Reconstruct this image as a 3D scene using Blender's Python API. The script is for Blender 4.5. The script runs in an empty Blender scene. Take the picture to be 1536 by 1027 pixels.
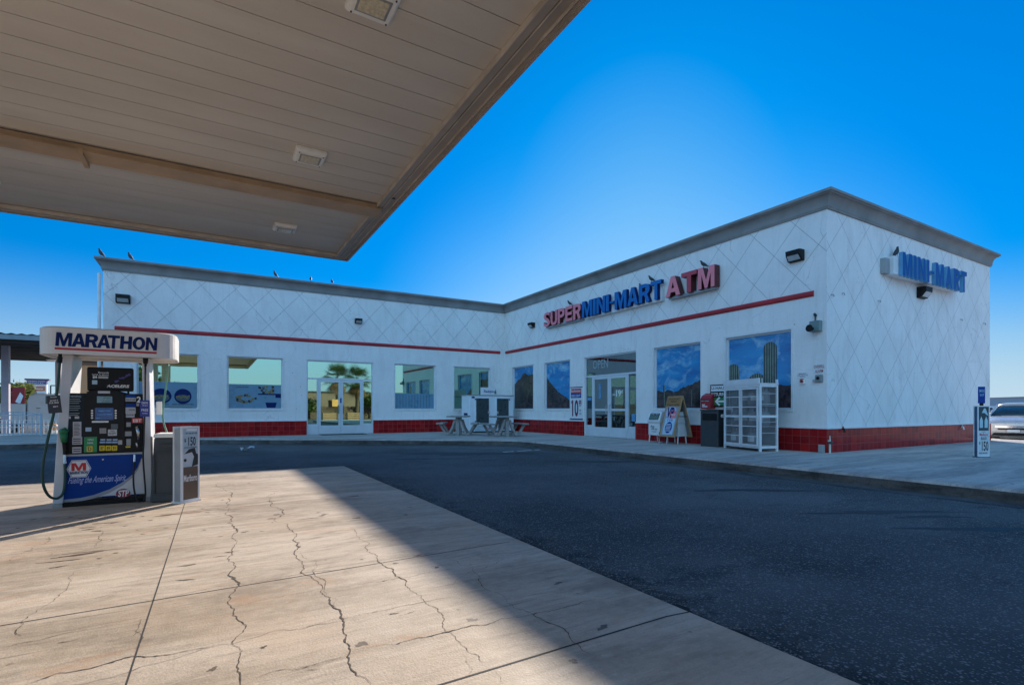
import bpy, math, random
from math import sin, cos, pi, radians, sqrt
from mathutils import Vector, Matrix
random.seed(7)
S = bpy.context.scene
COL = S.collection

# ---------------------------------------------------------------- camera
H = 1.15
YAW = radians(30.4)
FPX = 772.0
HOR = 614.0
cd = bpy.data.cameras.new("camera"); cam = bpy.data.objects.new("camera", cd); COL.objects.link(cam)
cam.location = (0, 0, H); cam.rotation_euler = (pi/2, 0, -YAW)
cd.sensor_width = 36; cd.lens = FPX/1536*36
cd.shift_y = (HOR-513.5)/1536
cd.clip_start = 0.05; cd.clip_end = 3000
S.camera = cam

# ---------------------------------------------------------------- light
SUN_AZ = (0.703, 0.711)          # horizontal direction towards the sun
SUN_EL = radians(22.0)
w = bpy.data.worlds.new("World"); S.world = w; w.use_nodes = True
nt = w.node_tree; nt.nodes.clear()
sky = nt.nodes.new('ShaderNodeTexSky'); sky.sky_type = 'NISHITA'; sky.sun_disc = False
sky.sun_elevation = SUN_EL; sky.sun_rotation = math.atan2(SUN_AZ[0], SUN_AZ[1])
sky.air_density = 1.0; sky.dust_density = 0.35; sky.ozone_density = 3.0; sky.altitude = 50
SKY_K, SKY_GAIN, SKY_LIM = 0.14, 0.78, 0.50
BACK = (.30, .68, 1.10)         # sky opposite the sun, made paler and brighter to lift the shaded walls
def wn(kind, **kw):
    n = nt.nodes.new(kind)
    for k, v in kw.items(): setattr(n, k, v)
    return n
L = nt.links
tint = wn('ShaderNodeMix', data_type='RGBA', blend_type='MULTIPLY'); tint.inputs[0].default_value = 1
tint.inputs[7].default_value = (SKY_K*.40, SKY_K*.80, SKY_K*1.22, 1)
hsv = wn('ShaderNodeHueSaturation'); hsv.inputs['Saturation'].default_value = 1.24
lum = wn('ShaderNodeRGBToBW'); dv = wn('ShaderNodeMath', operation='MULTIPLY_ADD'); dv.inputs[1].default_value = 1/SKY_LIM; dv.inputs[2].default_value = 1.0
dv2 = wn('ShaderNodeMath', operation='DIVIDE'); dv2.inputs[0].default_value = SKY_GAIN
sc_ = wn('ShaderNodeVectorMath', operation='SCALE')
bg = wn('ShaderNodeBackground'); bg.inputs[1].default_value = 1.0
ow = wn('ShaderNodeOutputWorld')
L.new(sky.outputs[0], tint.inputs[6]); L.new(tint.outputs[2], hsv.inputs['Color']); L.new(hsv.outputs[0], lum.inputs[0]); L.new(lum.outputs[0], dv.inputs[0])
L.new(dv.outputs[0], dv2.inputs[1]); L.new(hsv.outputs[0], sc_.inputs[0]); L.new(dv2.outputs[0], sc_.inputs['Scale'])
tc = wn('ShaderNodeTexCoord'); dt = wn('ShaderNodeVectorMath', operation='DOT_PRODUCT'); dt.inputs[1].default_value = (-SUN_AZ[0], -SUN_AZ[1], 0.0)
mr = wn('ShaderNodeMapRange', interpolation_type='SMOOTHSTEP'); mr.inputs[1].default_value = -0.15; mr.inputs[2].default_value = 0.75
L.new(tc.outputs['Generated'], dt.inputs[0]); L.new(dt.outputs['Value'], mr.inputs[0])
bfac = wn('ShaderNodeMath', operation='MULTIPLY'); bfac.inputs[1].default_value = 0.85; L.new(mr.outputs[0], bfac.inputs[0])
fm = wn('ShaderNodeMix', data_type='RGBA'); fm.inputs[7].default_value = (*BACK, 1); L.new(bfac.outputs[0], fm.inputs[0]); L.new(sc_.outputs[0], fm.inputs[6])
sx = wn('ShaderNodeSeparateXYZ'); L.new(tc.outputs['Generated'], sx.inputs[0])
hz = wn('ShaderNodeMapRange', interpolation_type='SMOOTHSTEP'); hz.inputs[1].default_value = 0.24; hz.inputs[2].default_value = -0.03; hz.inputs[4].default_value = 0.92
L.new(sx.outputs[2], hz.inputs[0])
hm = wn('ShaderNodeMix', data_type='RGBA'); hm.inputs[7].default_value = (.34, .44, .53, 1); L.new(hz.outputs[0], hm.inputs[0]); # haze glowing below the sun
ds = wn('ShaderNodeVectorMath', operation='DOT_PRODUCT'); ds.inputs[1].default_value = (SUN_AZ[0], SUN_AZ[1], 0.0); L.new(tc.outputs['Generated'], ds.inputs[0])
m1 = wn('ShaderNodeMapRange', interpolation_type='SMOOTHSTEP'); m1.inputs[1].default_value = 0.84; m1.inputs[2].default_value = 1.0; L.new(ds.outputs['Value'], m1.inputs[0])
m2 = wn('ShaderNodeMapRange', interpolation_type='SMOOTHSTEP'); m2.inputs[1].default_value = 0.55; m2.inputs[2].default_value = 0.05; L.new(sx.outputs[2], m2.inputs[0])
m3 = wn('ShaderNodeMath', operation='MULTIPLY'); L.new(m1.outputs[0], m3.inputs[0]); L.new(m2.outputs[0], m3.inputs[1])
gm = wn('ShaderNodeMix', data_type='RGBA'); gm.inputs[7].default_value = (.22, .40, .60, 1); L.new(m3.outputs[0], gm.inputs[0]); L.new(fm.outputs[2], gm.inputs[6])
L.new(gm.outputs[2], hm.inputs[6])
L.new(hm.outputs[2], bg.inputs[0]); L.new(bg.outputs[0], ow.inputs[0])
sd = bpy.data.lights.new("sun", 'SUN'); sun = bpy.data.objects.new("sun", sd); COL.objects.link(sun)
sd.energy = 4.9; sd.angle = radians(0.55); sd.color = (1.0, 0.91, 0.79)
sv = Vector((SUN_AZ[0]*cos(SUN_EL), SUN_AZ[1]*cos(SUN_EL), sin(SUN_EL)))
sun.rotation_euler = sv.to_track_quat('Z', 'Y').to_euler(); sun.location = (30, 30, 30)
S.view_settings.view_transform = 'Standard'; S.view_settings.look = 'None'
S.view_settings.exposure = 0.75; S.view_settings.gamma = 1.0
S.cycles.max_bounces = 8; S.cycles.use_denoising = True

# ---------------------------------------------------------------- pixel -> place helpers (photo is 1536 wide)
def ray(u):
    a = (u-768)/FPX
    return sin(YAW)+cos(YAW)*a, cos(YAW)-sin(YAW)*a
def G(u, v, z=0.0):
    D = (H-z)*FPX/(v-HOR); dx, dy = ray(u); return D*dx, D*dy
def onY(u, v, y):
    dx, dy = ray(u); D = y/dy; return D*dx, H+(HOR-v)/FPX*D
def onX(u, v, x):
    dx, dy = ray(u); D = x/dx; return D*dy, H+(HOR-v)/FPX*D

# ---------------------------------------------------------------- materials
MATS = {}
def nodes_of(name):
    m = bpy.data.materials.new(name); m.use_nodes = True
    t = m.node_tree; t.nodes.clear()
    o = t.nodes.new('ShaderNodeOutputMaterial'); b = t.nodes.new('ShaderNodeBsdfPrincipled')
    t.links.new(b.outputs[0], o.inputs[0])
    return m, t, b, o
def c4(c): return (c[0], c[1], c[2], 1)
def N(t, kind, **kw):
    n = t.nodes.new(kind)
    for k, v in kw.items(): setattr(n, k, v)
    return n
def math_(t, op, a, b=None, c=None):
    n = t.nodes.new('ShaderNodeMath'); n.operation = op
    for i, x in enumerate((a, b, c)):
        if x is None: continue
        if isinstance(x, (int, float)): n.inputs[i].default_value = x
        else: t.links.new(x, n.inputs[i])
    return n.outputs[0]
def mixcol(t, f, a, b, mode='MIX'):
    n = t.nodes.new('ShaderNodeMix'); n.data_type = 'RGBA'; n.blend_type = mode
    if isinstance(f, (int, float)): n.inputs[0].default_value = f
    else: t.links.new(f, n.inputs[0])
    for i, x in ((6, a), (7, b)):
        if isinstance(x, tuple): n.inputs[i].default_value = c4(x)
        else: t.links.new(x, n.inputs[i])
    return n.outputs[2]
def noise(t, vec, scale, detail=4, rough=.55, dist=0):
    n = t.nodes.new('ShaderNodeTexNoise'); n.inputs['Scale'].default_value = scale
    n.inputs['Detail'].default_value = detail; n.inputs['Roughness'].default_value = rough
    n.inputs['Distortion'].default_value = dist
    if vec is not None: t.links.new(vec, n.inputs['Vector'])
    return n.outputs[0]
def ramp(t, f, lo, hi):
    n = t.nodes.new('ShaderNodeMapRange'); n.inputs[1].default_value = lo; n.inputs[2].default_value = hi
    t.links.new(f, n.inputs[0]); return n.outputs[0]
def pos(t, stretch=(1, 1, 1), obj=False):
    if obj: o = t.nodes.new('ShaderNodeTexCoord').outputs['Object']
    else: o = t.nodes.new('ShaderNodeNewGeometry').outputs['Position']
    m = t.nodes.new('ShaderNodeMapping'); m.inputs['Scale'].default_value = stretch
    t.links.new(o, m.inputs[0]); return m.outputs[0]
def bump(t, b, h, strength, dist=.01):
    n = t.nodes.new('ShaderNodeBump'); n.inputs['Strength'].default_value = strength; n.inputs['Distance'].default_value = dist
    t.links.new(h, n.inputs['Height']); t.links.new(n.outputs[0], b.inputs['Normal'])
def mk(name, col, rough=.5, metal=0., var=.12, vs=4., stretch=(1, 1, 1), bmp=0., bs=60., spec=.5, coat=0.):
    if name in MATS: return MATS[name]
    m, t, b, o = nodes_of(name)
    v = pos(t, stretch, True)
    n = noise(t, v, vs, 5)
    f = ramp(t, n, .3, .7)
    dark = tuple(x*(1-var) for x in col); lite = tuple(min(1, x*(1+var*.6)) for x in col)
    t.links.new(mixcol(t, f, dark, lite), b.inputs['Base Color'])
    t.links.new(math_(t, 'ADD', math_(t, 'MULTIPLY', f, .12), rough-.06), b.inputs['Roughness'])
    b.inputs['Metallic'].default_value = metal; b.inputs['Specular IOR Level'].default_value = spec
    b.inputs['Coat Weight'].default_value = coat
    if bmp: bump(t, b, noise(t, v, bs, 3), bmp, .01)
    MATS[name] = m; return m

# ---------------------------------------------------------------- mesh builder
class F:                      # a frame: s to the right, z up, d out of the surface
    def __init__(s, o, right, out, up=(0, 0, 1)):
        s.o = Vector(o); s.r = Vector(right).normalized(); s.n = Vector(out).normalized(); s.u = Vector(up).normalized()
    def __call__(s, a, z, d=0.0): return s.o + s.r*a + s.u*z + s.n*d
WORLD = F((0, 0, 0), (1, 0, 0), (0, -1, 0))
TXT = {}
def text_geo(body, off):
    k = (body, off)
    if k not in TXT:
        c = bpy.data.curves.new("t", 'FONT'); c.body = body; c.offset = off; c.resolution_u = 3
        o = bpy.data.objects.new("t", c)
        me = bpy.data.meshes.new_from_object(o)
        vs = [tuple(v.co) for v in me.vertices]; fs = [tuple(p.vertices) for p in me.polygons]
        bpy.data.objects.remove(o); bpy.data.curves.remove(c); bpy.data.meshes.remove(me)
        TXT[k] = (vs, fs)
    return TXT[k]
_ub = [(0,.69),(0,1),(.62,1),(.88,.94),(1,.8),(1,.69),(.68,.69),(.68,.75),(.56,.8),(.32,.8),(.32,.69)]
_a = [pi*i/14 for i in range(15)]
_ou = [(.5+.5*cos(t), .5+.5*sin(t)) for t in _a]+[(.5-.22*cos(t), .5+.30*sin(t)) for t in _a]
_ol = [(x, 1-y) for x, y in _ou]
GLY = {
 'M': [[(0,0),(0,1),(.3,1),(.5,.38),(.7,1),(1,1),(1,0),(.78,0),(.78,.68),(.58,0),(.42,0),(.22,.68),(.22,0)]],
 'N': [[(0,0),(0,1),(.3,1),(.72,.36),(.72,1),(1,1),(1,0),(.7,0),(.28,.64),(.28,0)]],
 'T': [[(0,.8),(0,1),(1,1),(1,.8),(.64,.8),(.64,0),(.36,0),(.36,.8)]],
 'E': [[(0,0),(0,1),(1,1),(1,.8),(.32,.8),(.32,.6),(.92,.6),(.92,.41),(.32,.41),(.32,.2),(1,.2),(1,0)]],
 'H': [[(0,0),(0,1),(.32,1),(.32,.62),(.68,.62),(.68,1),(1,1),(1,0),(.68,0),(.68,.4),(.32,.4),(.32,0)]],
 'A': [[(0,0),(.36,1),(.5,1),(.5,.72),(.41,.4),(.5,.4),(.5,.2),(.35,.2),(.28,0)], [(1,0),(.72,0),(.65,.2),(.5,.2),(.5,.4),(.59,.4),(.5,.72),(.5,1),(.64,1)]],
 'P': [_ub, [(0,0),(0,.69),(.32,.69),(.32,.58),(.56,.58),(.68,.64),(.68,.69),(1,.69),(1,.6),(.86,.44),(.62,.38),(.32,.38),(.32,0)]],
 'R': [_ub, [(0,0),(0,.69),(.32,.69),(.32,.58),(.56,.58),(.68,.64),(.68,.69),(1,.69),(1,.6),(.9,.48),(.78,.42),(1,0),(.68,0),(.5,.38),(.32,.38),(.32,0)]],
 'U': [[(0,1),(.3,1),(.3,.3),(.38,.2),(.5,.17),(.62,.2),(.7,.3),(.7,1),(1,1),(1,.28),(.9,.1),(.72,.01),(.5,0),(.28,.01),(.1,.1),(0,.28)]],
 'O': [_ou, _ol],
 'I': [[(0,0),(0,1),(1,1),(1,0)]], '-': [[(0,0),(0,1),(1,1),(1,0)]],
}
class MB:
    def glyph(s, fr, ch, a0, a1, z0, z1, d0, d1, mi=0, side=1, shear=0.):
        for poly in GLY[ch]:
            pts = [(a0+x*(a1-a0)+shear*y*(z1-z0), z0+y*(z1-z0)) for x, y in poly]; n = len(pts)
            f_ = tuple(range(n))
            ar = sum(pts[i][0]*pts[(i+1) % n][1]-pts[(i+1) % n][0]*pts[i][1] for i in range(n))
            if ar < 0: f_ = f_[::-1]
            s.add([fr(a, z, d1) for a, z in pts], [f_], mi)
            s.add([fr(a, z, d1) for a, z in pts]+[fr(a, z, d0) for a, z in pts], [(i, n+i, n+(i+1) % n, (i+1) % n) for i in range(n)], side)
        return s
    def word(s, fr, w_, a0, a1, z0, z1, d0, d1, gap=.12, shear=0., mi=0, side=0):
        W = {'I': .34, '-': .45, 'M': 1.25, 'A': 1.1, 'O': 1.1}
        K = {'AT': -.30, 'RA': -.10, 'MA': -.06, 'AR': -.08}
        kn = [K.get(w_[i:i+2], 0) for i in range(len(w_))]
        tot = sum(W.get(c, 1) for c in w_)+gap*(len(w_)-1)+sum(kn); k = (a1-a0)/tot; x = a0
        for i, c in enumerate(w_):
            q = W.get(c, 1)*k; s.glyph(fr, c, x, x+q, z0, z1, d0, d1, mi, side, shear); x += q+(gap+kn[i])*k
        return s
    def __init__(s): s.v = []; s.f = []; s.m = []
    def add(s, vs, fs, mi=0):
        k = len(s.v); s.v += [tuple(p) for p in vs]; s.f += [tuple(i+k for i in f) for f in fs]; s.m += [mi]*len(fs); return s
    def box(s, x0, x1, y0, y1, z0, z1, mi=0):
        vs = [(x0,y0,z0),(x1,y0,z0),(x1,y1,z0),(x0,y1,z0),(x0,y0,z1),(x1,y0,z1),(x1,y1,z1),(x0,y1,z1)]
        return s.add(vs, [(3,2,1,0),(4,5,6,7),(0,1,5,4),(1,2,6,5),(2,3,7,6),(3,0,4,7)], mi)
    def fbox(s, fr, a0, a1, z0, z1, d0, d1, mi=0):
        vs = [fr(a, z, d) for z in (z0, z1) for a, d in ((a0, d1), (a1, d1), (a1, d0), (a0, d0))]
        fs = [(3,2,1,0),(4,5,6,7),(0,1,5,4),(1,2,6,5),(2,3,7,6),(3,0,4,7)]
        if (fr.r.cross(-fr.n)).dot(fr.u) < 0: fs = [tuple(reversed(f)) for f in fs]
        return s.add(vs, fs, mi)
    def quad(s, a, b, c, d, mi=0): return s.add([a, b, c, d], [(0, 1, 2, 3)], mi)
    def fpoly(s, fr, pts, d0, d1, mi=0):       # polygon (s,z) extruded from d0 out to d1
        n = len(pts)
        vs = [fr(a, z, d1) for a, z in pts]+[fr(a, z, d0) for a, z in pts]
        fs = [tuple(range(n)), tuple(range(2*n-1, n-1, -1))]+[(i, n+i, n+(i+1) % n, (i+1) % n) for i in range(n)]
        return s.add(vs, fs, mi)
    def disc(s, fr, a, z, r, d0, d1, n=20, mi=0, rz=None, arc=(0, 2*pi)):
        rz = rz or r
        full = abs(arc[1]-arc[0]-2*pi) < 1e-6
        k = n if full else n+1
        pts = [(a+r*cos(arc[0]+(arc[1]-arc[0])*i/n), z+rz*sin(arc[0]+(arc[1]-arc[0])*i/n)) for i in range(k)]
        return s.fpoly(fr, pts, d0, d1, mi)
    def text(s, fr, body, a0, a1, z0, z1, d, off=.012, thick=0., mi=0, shear=0., side=1):
        vs, fs = text_geo(body, off)
        if not vs: return s
        xs = [p[0] for p in vs]; ys = [p[1] for p in vs]
        xa, xb, ya, yb = min(xs), max(xs), min(ys), max(ys)
        if a1 is None: a1 = a0+(xb-xa)*(z1-z0)/(yb-ya)
        def P(p, dd):
            zz = z0+(p[1]-ya)/(yb-ya+1e-9)*(z1-z0)
            return fr(a0+(p[0]-xa)/(xb-xa+1e-9)*(a1-a0)+shear*(zz-z0), zz, dd)
        if not thick: return s.add([P(p, d) for p in vs], fs, mi)
        n = len(vs)
        s.add([P(p, d+thick) for p in vs], fs, mi)
        # rim from boundary edges
        cnt = {}
        for f in fs:
            for i in range(len(f)):
                e = (f[i], f[(i+1) % len(f)]); cnt[e] = 1
        rim = [e for e in cnt if (e[1], e[0]) not in cnt]
        vv = [P(p, d+thick) for p in vs]+[P(p, d) for p in vs]
        s.add(vv, [(a, a+n, b+n, b) for a, b in rim], side)
        return s
    def tube(s, path, r, n=8, mi=0, caps=True):
        path = [Vector(p) for p in path]; k = len(path)
        rs = r if isinstance(r, (list, tuple)) else [r]*k
        vs = []; up = None
        for i, p in enumerate(path):
            t = (path[min(i+1, k-1)]-path[max(i-1, 0)])
            t = t.normalized() if t.length > 1e-9 else Vector((0, 0, 1))
            if up is None: up = Vector((0, 0, 1)) if abs(t.z) < .9 else Vector((1, 0, 0))
            a = t.cross(up)
            if a.length < 1e-5: a = t.cross(Vector((0, 1, 0)))
            a.normalize(); b = a.cross(t).normalized(); up = b
            for j in range(n):
                w_ = 2*pi*j/n; vs.append(p+a*(cos(w_)*rs[i])+b*(sin(w_)*rs[i]))
        fs = [(i*n+j, i*n+(j+1) % n, (i+1)*n+(j+1) % n, (i+1)*n+j) for i in range(k-1) for j in range(n)]
        if caps: fs += [tuple(range(n-1, -1, -1)), tuple((k-1)*n+j for j in range(n))]
        return s.add(vs, fs, mi)
    def loft(s, rings, mi=0, closed=True, caps=True):
        n = len(rings[0]); vs = [p for r in rings for p in r]; k = len(rings)
        m = n if closed else n-1
        fs = [(i*n+j, i*n+(j+1) % n, (i+1)*n+(j+1) % n, (i+1)*n+j) for i in range(k-1) for j in range(m)]
        if caps: fs += [tuple(range(n-1, -1, -1)), tuple((k-1)*n+j for j in range(n))]
        return s.add(vs, fs, mi)
    def build(s, name, mats, parent=None, smooth=False, bevel=0., sub=0):
        if not isinstance(mats, (list, tuple)): mats = [mats]
        off = Vector((0, 0, 0))
        p = parent
        while p is not None: off += p.location; p = p.parent
        me = bpy.data.meshes.new(name)
        me.from_pydata([tuple(Vector(v)-off) for v in s.v], [], s.f)
        for m in mats: me.materials.append(m)
        if len(mats) > 1:
            for p_, i in zip(me.polygons, s.m): p_.material_index = min(i, len(mats)-1)
        if smooth:
            for p_ in me.polygons: p_.use_smooth = True
        me.update()
        o = bpy.data.objects.new(name, me); COL.objects.link(o)
        if parent is not None: o.parent = parent
        if bevel:
            b = o.modifiers.new('bevel', 'BEVEL'); b.width = bevel; b.segments = 2; b.limit_method = 'ANGLE'; b.angle_limit = radians(40)
        if sub:
            q = o.modifiers.new('sub', 'SUBSURF'); q.levels = sub; q.render_levels = sub
        return o
def thing(name, loc, label, cat, group=None, rz=0.):
    o = bpy.data.objects.new(name, None); COL.objects.link(o); o.location = loc; o.rotation_euler = (0, 0, rz)
    o.empty_display_size = .1
    o['label'] = label; o['category'] = cat
    if group: o['group'] = group
    return o
def tag(o, label, cat, group=None):
    o['label'] = label; o['category'] = cat
    if group: o['group'] = group
    return o
def struct(o): o['kind'] = 'structure'; return o
def recentre(o, loc):          # put a single-mesh thing's origin at its base
    d = Vector(loc)-o.location
    for v in o.data.vertices: v.co -= d
    o.location = loc; return o
def dup(r, loc, rz, label=None, group=None):
    def cp(o, par):
        c = o.copy(); COL.objects.link(c); c.parent = par
        for ch in o.children: cp(ch, c)
        return c
    c = cp(r, None); c.location = loc; c.rotation_euler = (0, 0, rz)
    if label: c['label'] = label
    if group: c['group'] = group
    return c

# ---------------------------------------------------------------- shared materials
def stucco(name, axis, phase, zlo, base=(.84, .83, .82), patch=0., per=(1.1, 1.24)):
    m, t, b, o = nodes_of(name)
    p = pos(t); sp = t.nodes.new('ShaderNodeSeparateXYZ'); t.links.new(p, sp.inputs[0])
    s_ = sp.outputs[axis]; z_ = sp.outputs[2]
    W_, Z_ = per
    u1 = math_(t, 'DIVIDE', math_(t, 'SUBTRACT', s_, phase[0]), W_)
    u2 = math_(t, 'DIVIDE', math_(t, 'SUBTRACT', z_, phase[1]), Z_)
    def line(op):
        f = math_(t, 'FRACT', math_(t, 'ADD', math_(t, op, u1, u2), 100.5))
        return math_(t, 'ABSOLUTE', math_(t, 'SUBTRACT', f, .5))
    d = math_(t, 'MINIMUM', line('ADD'), line('SUBTRACT'))
    g = math_(t, 'LESS_THAN', d, .0062)
    g = math_(t, 'MULTIPLY', g, math_(t, 'GREATER_THAN', z_, zlo))
    n1 = noise(t, p, .9, 6, .6); n2 = noise(t, p, 14, 4); n3 = noise(t, pos(t, (1.4, 1.4, .35)), 2.2, 5, .65, .6)
    col = mixcol(t, ramp(t, n1, .3, .7), tuple(x*.88 for x in base), base)
    col = mixcol(t, math_(t, 'MULTIPLY', ramp(t, n2, .35, .75), .18), col, (.62, .60, .58))
    col = mixcol(t, math_(t, 'MULTIPLY', ramp(t, n3, .50, .74), .42+patch), col, (.58, .56, .55))
    ns = noise(t, pos(t, (3.5, 3.5, .25)), 1.6, 6, .7, .2)
    col = mixcol(t, math_(t, 'MULTIPLY', ramp(t, ns, .55, .75), .30), col, (.45, .43, .42))
    if patch:
        v = t.nodes.new('ShaderNodeTexVoronoi'); v.feature = 'DISTANCE_TO_EDGE'; v.inputs['Scale'].default_value = .55
        wv = mixcol(t, .35, p, noise(t, p, 1.7, 3)) if False else p
        t.links.new(wv, v.inputs['Vector'])
        col = mixcol(t, math_(t, 'MULTIPLY', ramp(t, noise(t, p, 1.5, 6, .7, 1.2), .56, .60), .35), col, (.80, .82, .84))
    # hairline cracks
    v = t.nodes.new('ShaderNodeTexVoronoi'); v.feature = 'DISTANCE_TO_EDGE'; v.inputs['Scale'].default_value = .45
    vec = t.nodes.new('ShaderNodeVectorMath'); vec.operation = 'ADD'
    nn = t.nodes.new('ShaderNodeTexNoise'); nn.inputs['Scale'].default_value = 1.3; nn.inputs['Detail'].default_value = 6
    t.links.new(p, nn.inputs['Vector']); t.links.new(p, vec.inputs[0]); t.links.new(nn.outputs[1], vec.inputs[1])
    t.links.new(vec.outputs[0], v.inputs['Vector'])
    cr = math_(t, 'MULTIPLY', math_(t, 'LESS_THAN', v.outputs[0], .0035), math_(t, 'GREATER_THAN', n1, .5))
    col = mixcol(t, math_(t, 'MULTIPLY', cr, .35), col, (.35, .34, .33))
    col = mixcol(t, math_(t, 'MULTIPLY', g, .58), col, (.15, .16, .20))  # groove lines darkened: dirt plus the shade in the grooves put into the colour
    # droplets of dirt / holes
    vd = t.nodes.new('ShaderNodeTexVoronoi'); vd.inputs['Scale'].default_value = 3.1; t.links.new(p, vd.inputs['Vector'])
    hole = math_(t, 'MULTIPLY', math_(t, 'LESS_THAN', vd.outputs[0], .045), math_(t, 'GREATER_THAN', noise(t, p, .8, 2), .56))
    col = mixcol(t, math_(t, 'MULTIPLY', hole, .8), col, (.12, .1, .1))
    t.links.new(col, b.inputs['Base Color']); b.inputs['Roughness'].default_value = .85
    hgt = math_(t, 'SUBTRACT', math_(t, 'MULTIPLY', noise(t, p, 55, 4), .35), math_(t, 'MULTIPLY', g, 1.2))
    hgt = math_(t, 'ADD', hgt, math_(t, 'MULTIPLY', n3, .8))
    bump(t, b, hgt, .8, .014)
    return m
M_LW = stucco('stucco_left', 0, (-.27, 5.62), 3.97)
M_RW = stucco('stucco_front', 1, (7.32, 5.64), 3.97)
M_EW = stucco('stucco_end', 0, (17.36, .775), .72, patch=.15, per=(1.1, 1.19))

def tilemat(name, axis):
    m, t, b, o = nodes_of(name)
    p = pos(t); sp = t.nodes.new('ShaderNodeSeparateXYZ'); t.links.new(p, sp.inputs[0])
    cb = t.nodes.new('ShaderNodeCombineXYZ'); t.links.new(sp.outputs[axis], cb.inputs[0]); t.links.new(math_(t, 'SUBTRACT', sp.outputs[2], .15), cb.inputs[1])
    br = t.nodes.new('ShaderNodeTexBrick'); br.offset = 0; br.squash = 1
    br.inputs['Scale'].default_value = 1; br.inputs['Brick Width'].default_value = .205; br.inputs['Row Height'].default_value = .184
    br.inputs['Mortar Size'].default_value = .004; br.inputs['Mortar Smooth'].default_value = .3
    br.inputs['Color1'].default_value = (.40, .016, .016, 1); br.inputs['Color2'].default_value = (.23, .008, .012, 1)
    br.inputs['Mortar'].default_value = (.36, .085, .075, 1)
    t.links.new(cb.outputs[0], br.inputs['Vector'])
    n = noise(t, p, 5, 5)
    col = mixcol(t, math_(t, 'MULTIPLY', ramp(t, n, .45, .8), .3), br.outputs[0], (.30, .06, .05))
    t.links.new(col, b.inputs['Base Color'])
    t.links.new(math_(t, 'ADD', math_(t, 'MULTIPLY', br.outputs[1], .4), math_(t, 'MULTIPLY', n, .35)), b.inputs['Roughness']); b.inputs['Specular IOR Level'].default_value = .12
    bump(t, b, math_(t, 'MULTIPLY', br.outputs[1], -1), .3, .004)
    return m
M_TX = tilemat('red_tile_x', 0); M_TY = tilemat('red_tile_y', 1)

def concrete(name, base, dark, stretch=(.42, 1.5, 1), warm=None, speck=.5, rust=False):
    m, t, b, o = nodes_of(name)
    p = pos(t); ps = pos(t, stretch)
    n1 = noise(t, ps, 1.1, 7, .62, .5); n2 = noise(t, p, .5, 4, .6); n3 = noise(t, p, 90, 3); n4 = noise(t, ps, 4.5, 7, .7, .8)
    n5 = noise(t, p, 9, 8, .7)
    col = mixcol(t, ramp(t, n1, .38, .60), dark, base)
    col = mixcol(t, math_(t, 'MULTIPLY', ramp(t, n4, .50, .66), .55), col, tuple(x*.62 for x in dark))
    col = mixcol(t, math_(t, 'MULTIPLY', ramp(t, n5, .35, .7), .35), col, tuple(min(1, x*1.25) for x in base))
    n6 = noise(t, pos(t, (stretch[0]*.5, stretch[1]*1.6, 1)), 7, 9, .78, .5)
    col = mixcol(t, math_(t, 'MULTIPLY', ramp(t, n6, .52, .68), .5), col, tuple(x*.70 for x in dark))
    col = mixcol(t, math_(t, 'MULTIPLY', ramp(t, n6, .44, .34), .4), col, tuple(min(1, x*1.35) for x in base))
    n7 = noise(t, pos(t, (stretch[0]*.55, stretch[1]*4.5, 1)), 3.2, 8, .72, .35)
    col = mixcol(t, math_(t, 'MULTIPLY', ramp(t, n7, .60, .67), .55), col, tuple(x*.42 for x in dark))
    n8 = noise(t, p, 26, 6, .75)
    col = mixcol(t, math_(t, 'MULTIPLY', ramp(t, n8, .56, .70), .35), col, tuple(x*.55 for x in dark))
    col = mixcol(t, math_(t, 'MULTIPLY', ramp(t, n8, .42, .32), .30), col, tuple(min(1, x*1.5) for x in base))
    vo = t.nodes.new('ShaderNodeTexVoronoi'); vo.inputs['Scale'].default_value = 6.5; vo.inputs['Randomness'].default_value = 1; t.links.new(p, vo.inputs['Vector'])
    sv_ = t.nodes.new('ShaderNodeSeparateColor'); t.links.new(vo.outputs['Color'], sv_.inputs[0])
    sp_ = math_(t, 'MULTIPLY', math_(t, 'GREATER_THAN', sv_.outputs[0], .80), ramp(t, vo.outputs[0], .10, .05))
    col = mixcol(t, math_(t, 'MULTIPLY', sp_, .55), col, tuple(x*.4 for x in dark))
    if warm: col = mixcol(t, math_(t, 'MULTIPLY', ramp(t, n2, .5, .72), .55), col, warm)
    if rust:
        n9 = noise(t, pos(t, (.5, 1.2, 1)), 1.9, 7, .75, .6)
        col = mixcol(t, math_(t, 'MULTIPLY', ramp(t, n9, .57, .66), .5), col, (.50, .26, .13))
        n10 = noise(t, pos(t, (.45, 1.1, 1)), 1.1, 8, .72, .8)
        col = mixcol(t, math_(t, 'MULTIPLY', ramp(t, n10, .53, .66), .62), col, (.20, .145, .10))
    col = mixcol(t, math_(t, 'MULTIPLY', ramp(t, n3, .45, .75), speck), col, tuple(x*.55 for x in base))
    t.links.new(col, b.inputs['Base Color'])
    t.links.new(math_(t, 'ADD', math_(t, 'MULTIPLY', n1, .2), .62), b.inputs['Roughness'])
    b.inputs['Specular IOR Level'].default_value = .35
    h = math_(t, 'ADD', math_(t, 'MULTIPLY', n6, 1.6), h_) if False else math_(t, 'ADD', math_(t, 'MULTIPLY', n3, .9), math_(t, 'ADD', n5, math_(t, 'MULTIPLY', n1, 1.5)))
    bump(t, b, h, .28, .008)
    return m
M_PAD = concrete('pad_concrete', (.60, .49, .385), (.36, .28, .20), warm=(.56, .38, .24), speck=.45, rust=True)
M_WALK = concrete('walk_concrete', (.50, .44, .40), (.25, .22, .21), (.35, 2.2, 1), speck=.3)
M_KERB = concrete('kerb_concrete', (.11, .105, .10), (.02, .02, .02), (2.2, 1.2, 5), speck=.6)

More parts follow.
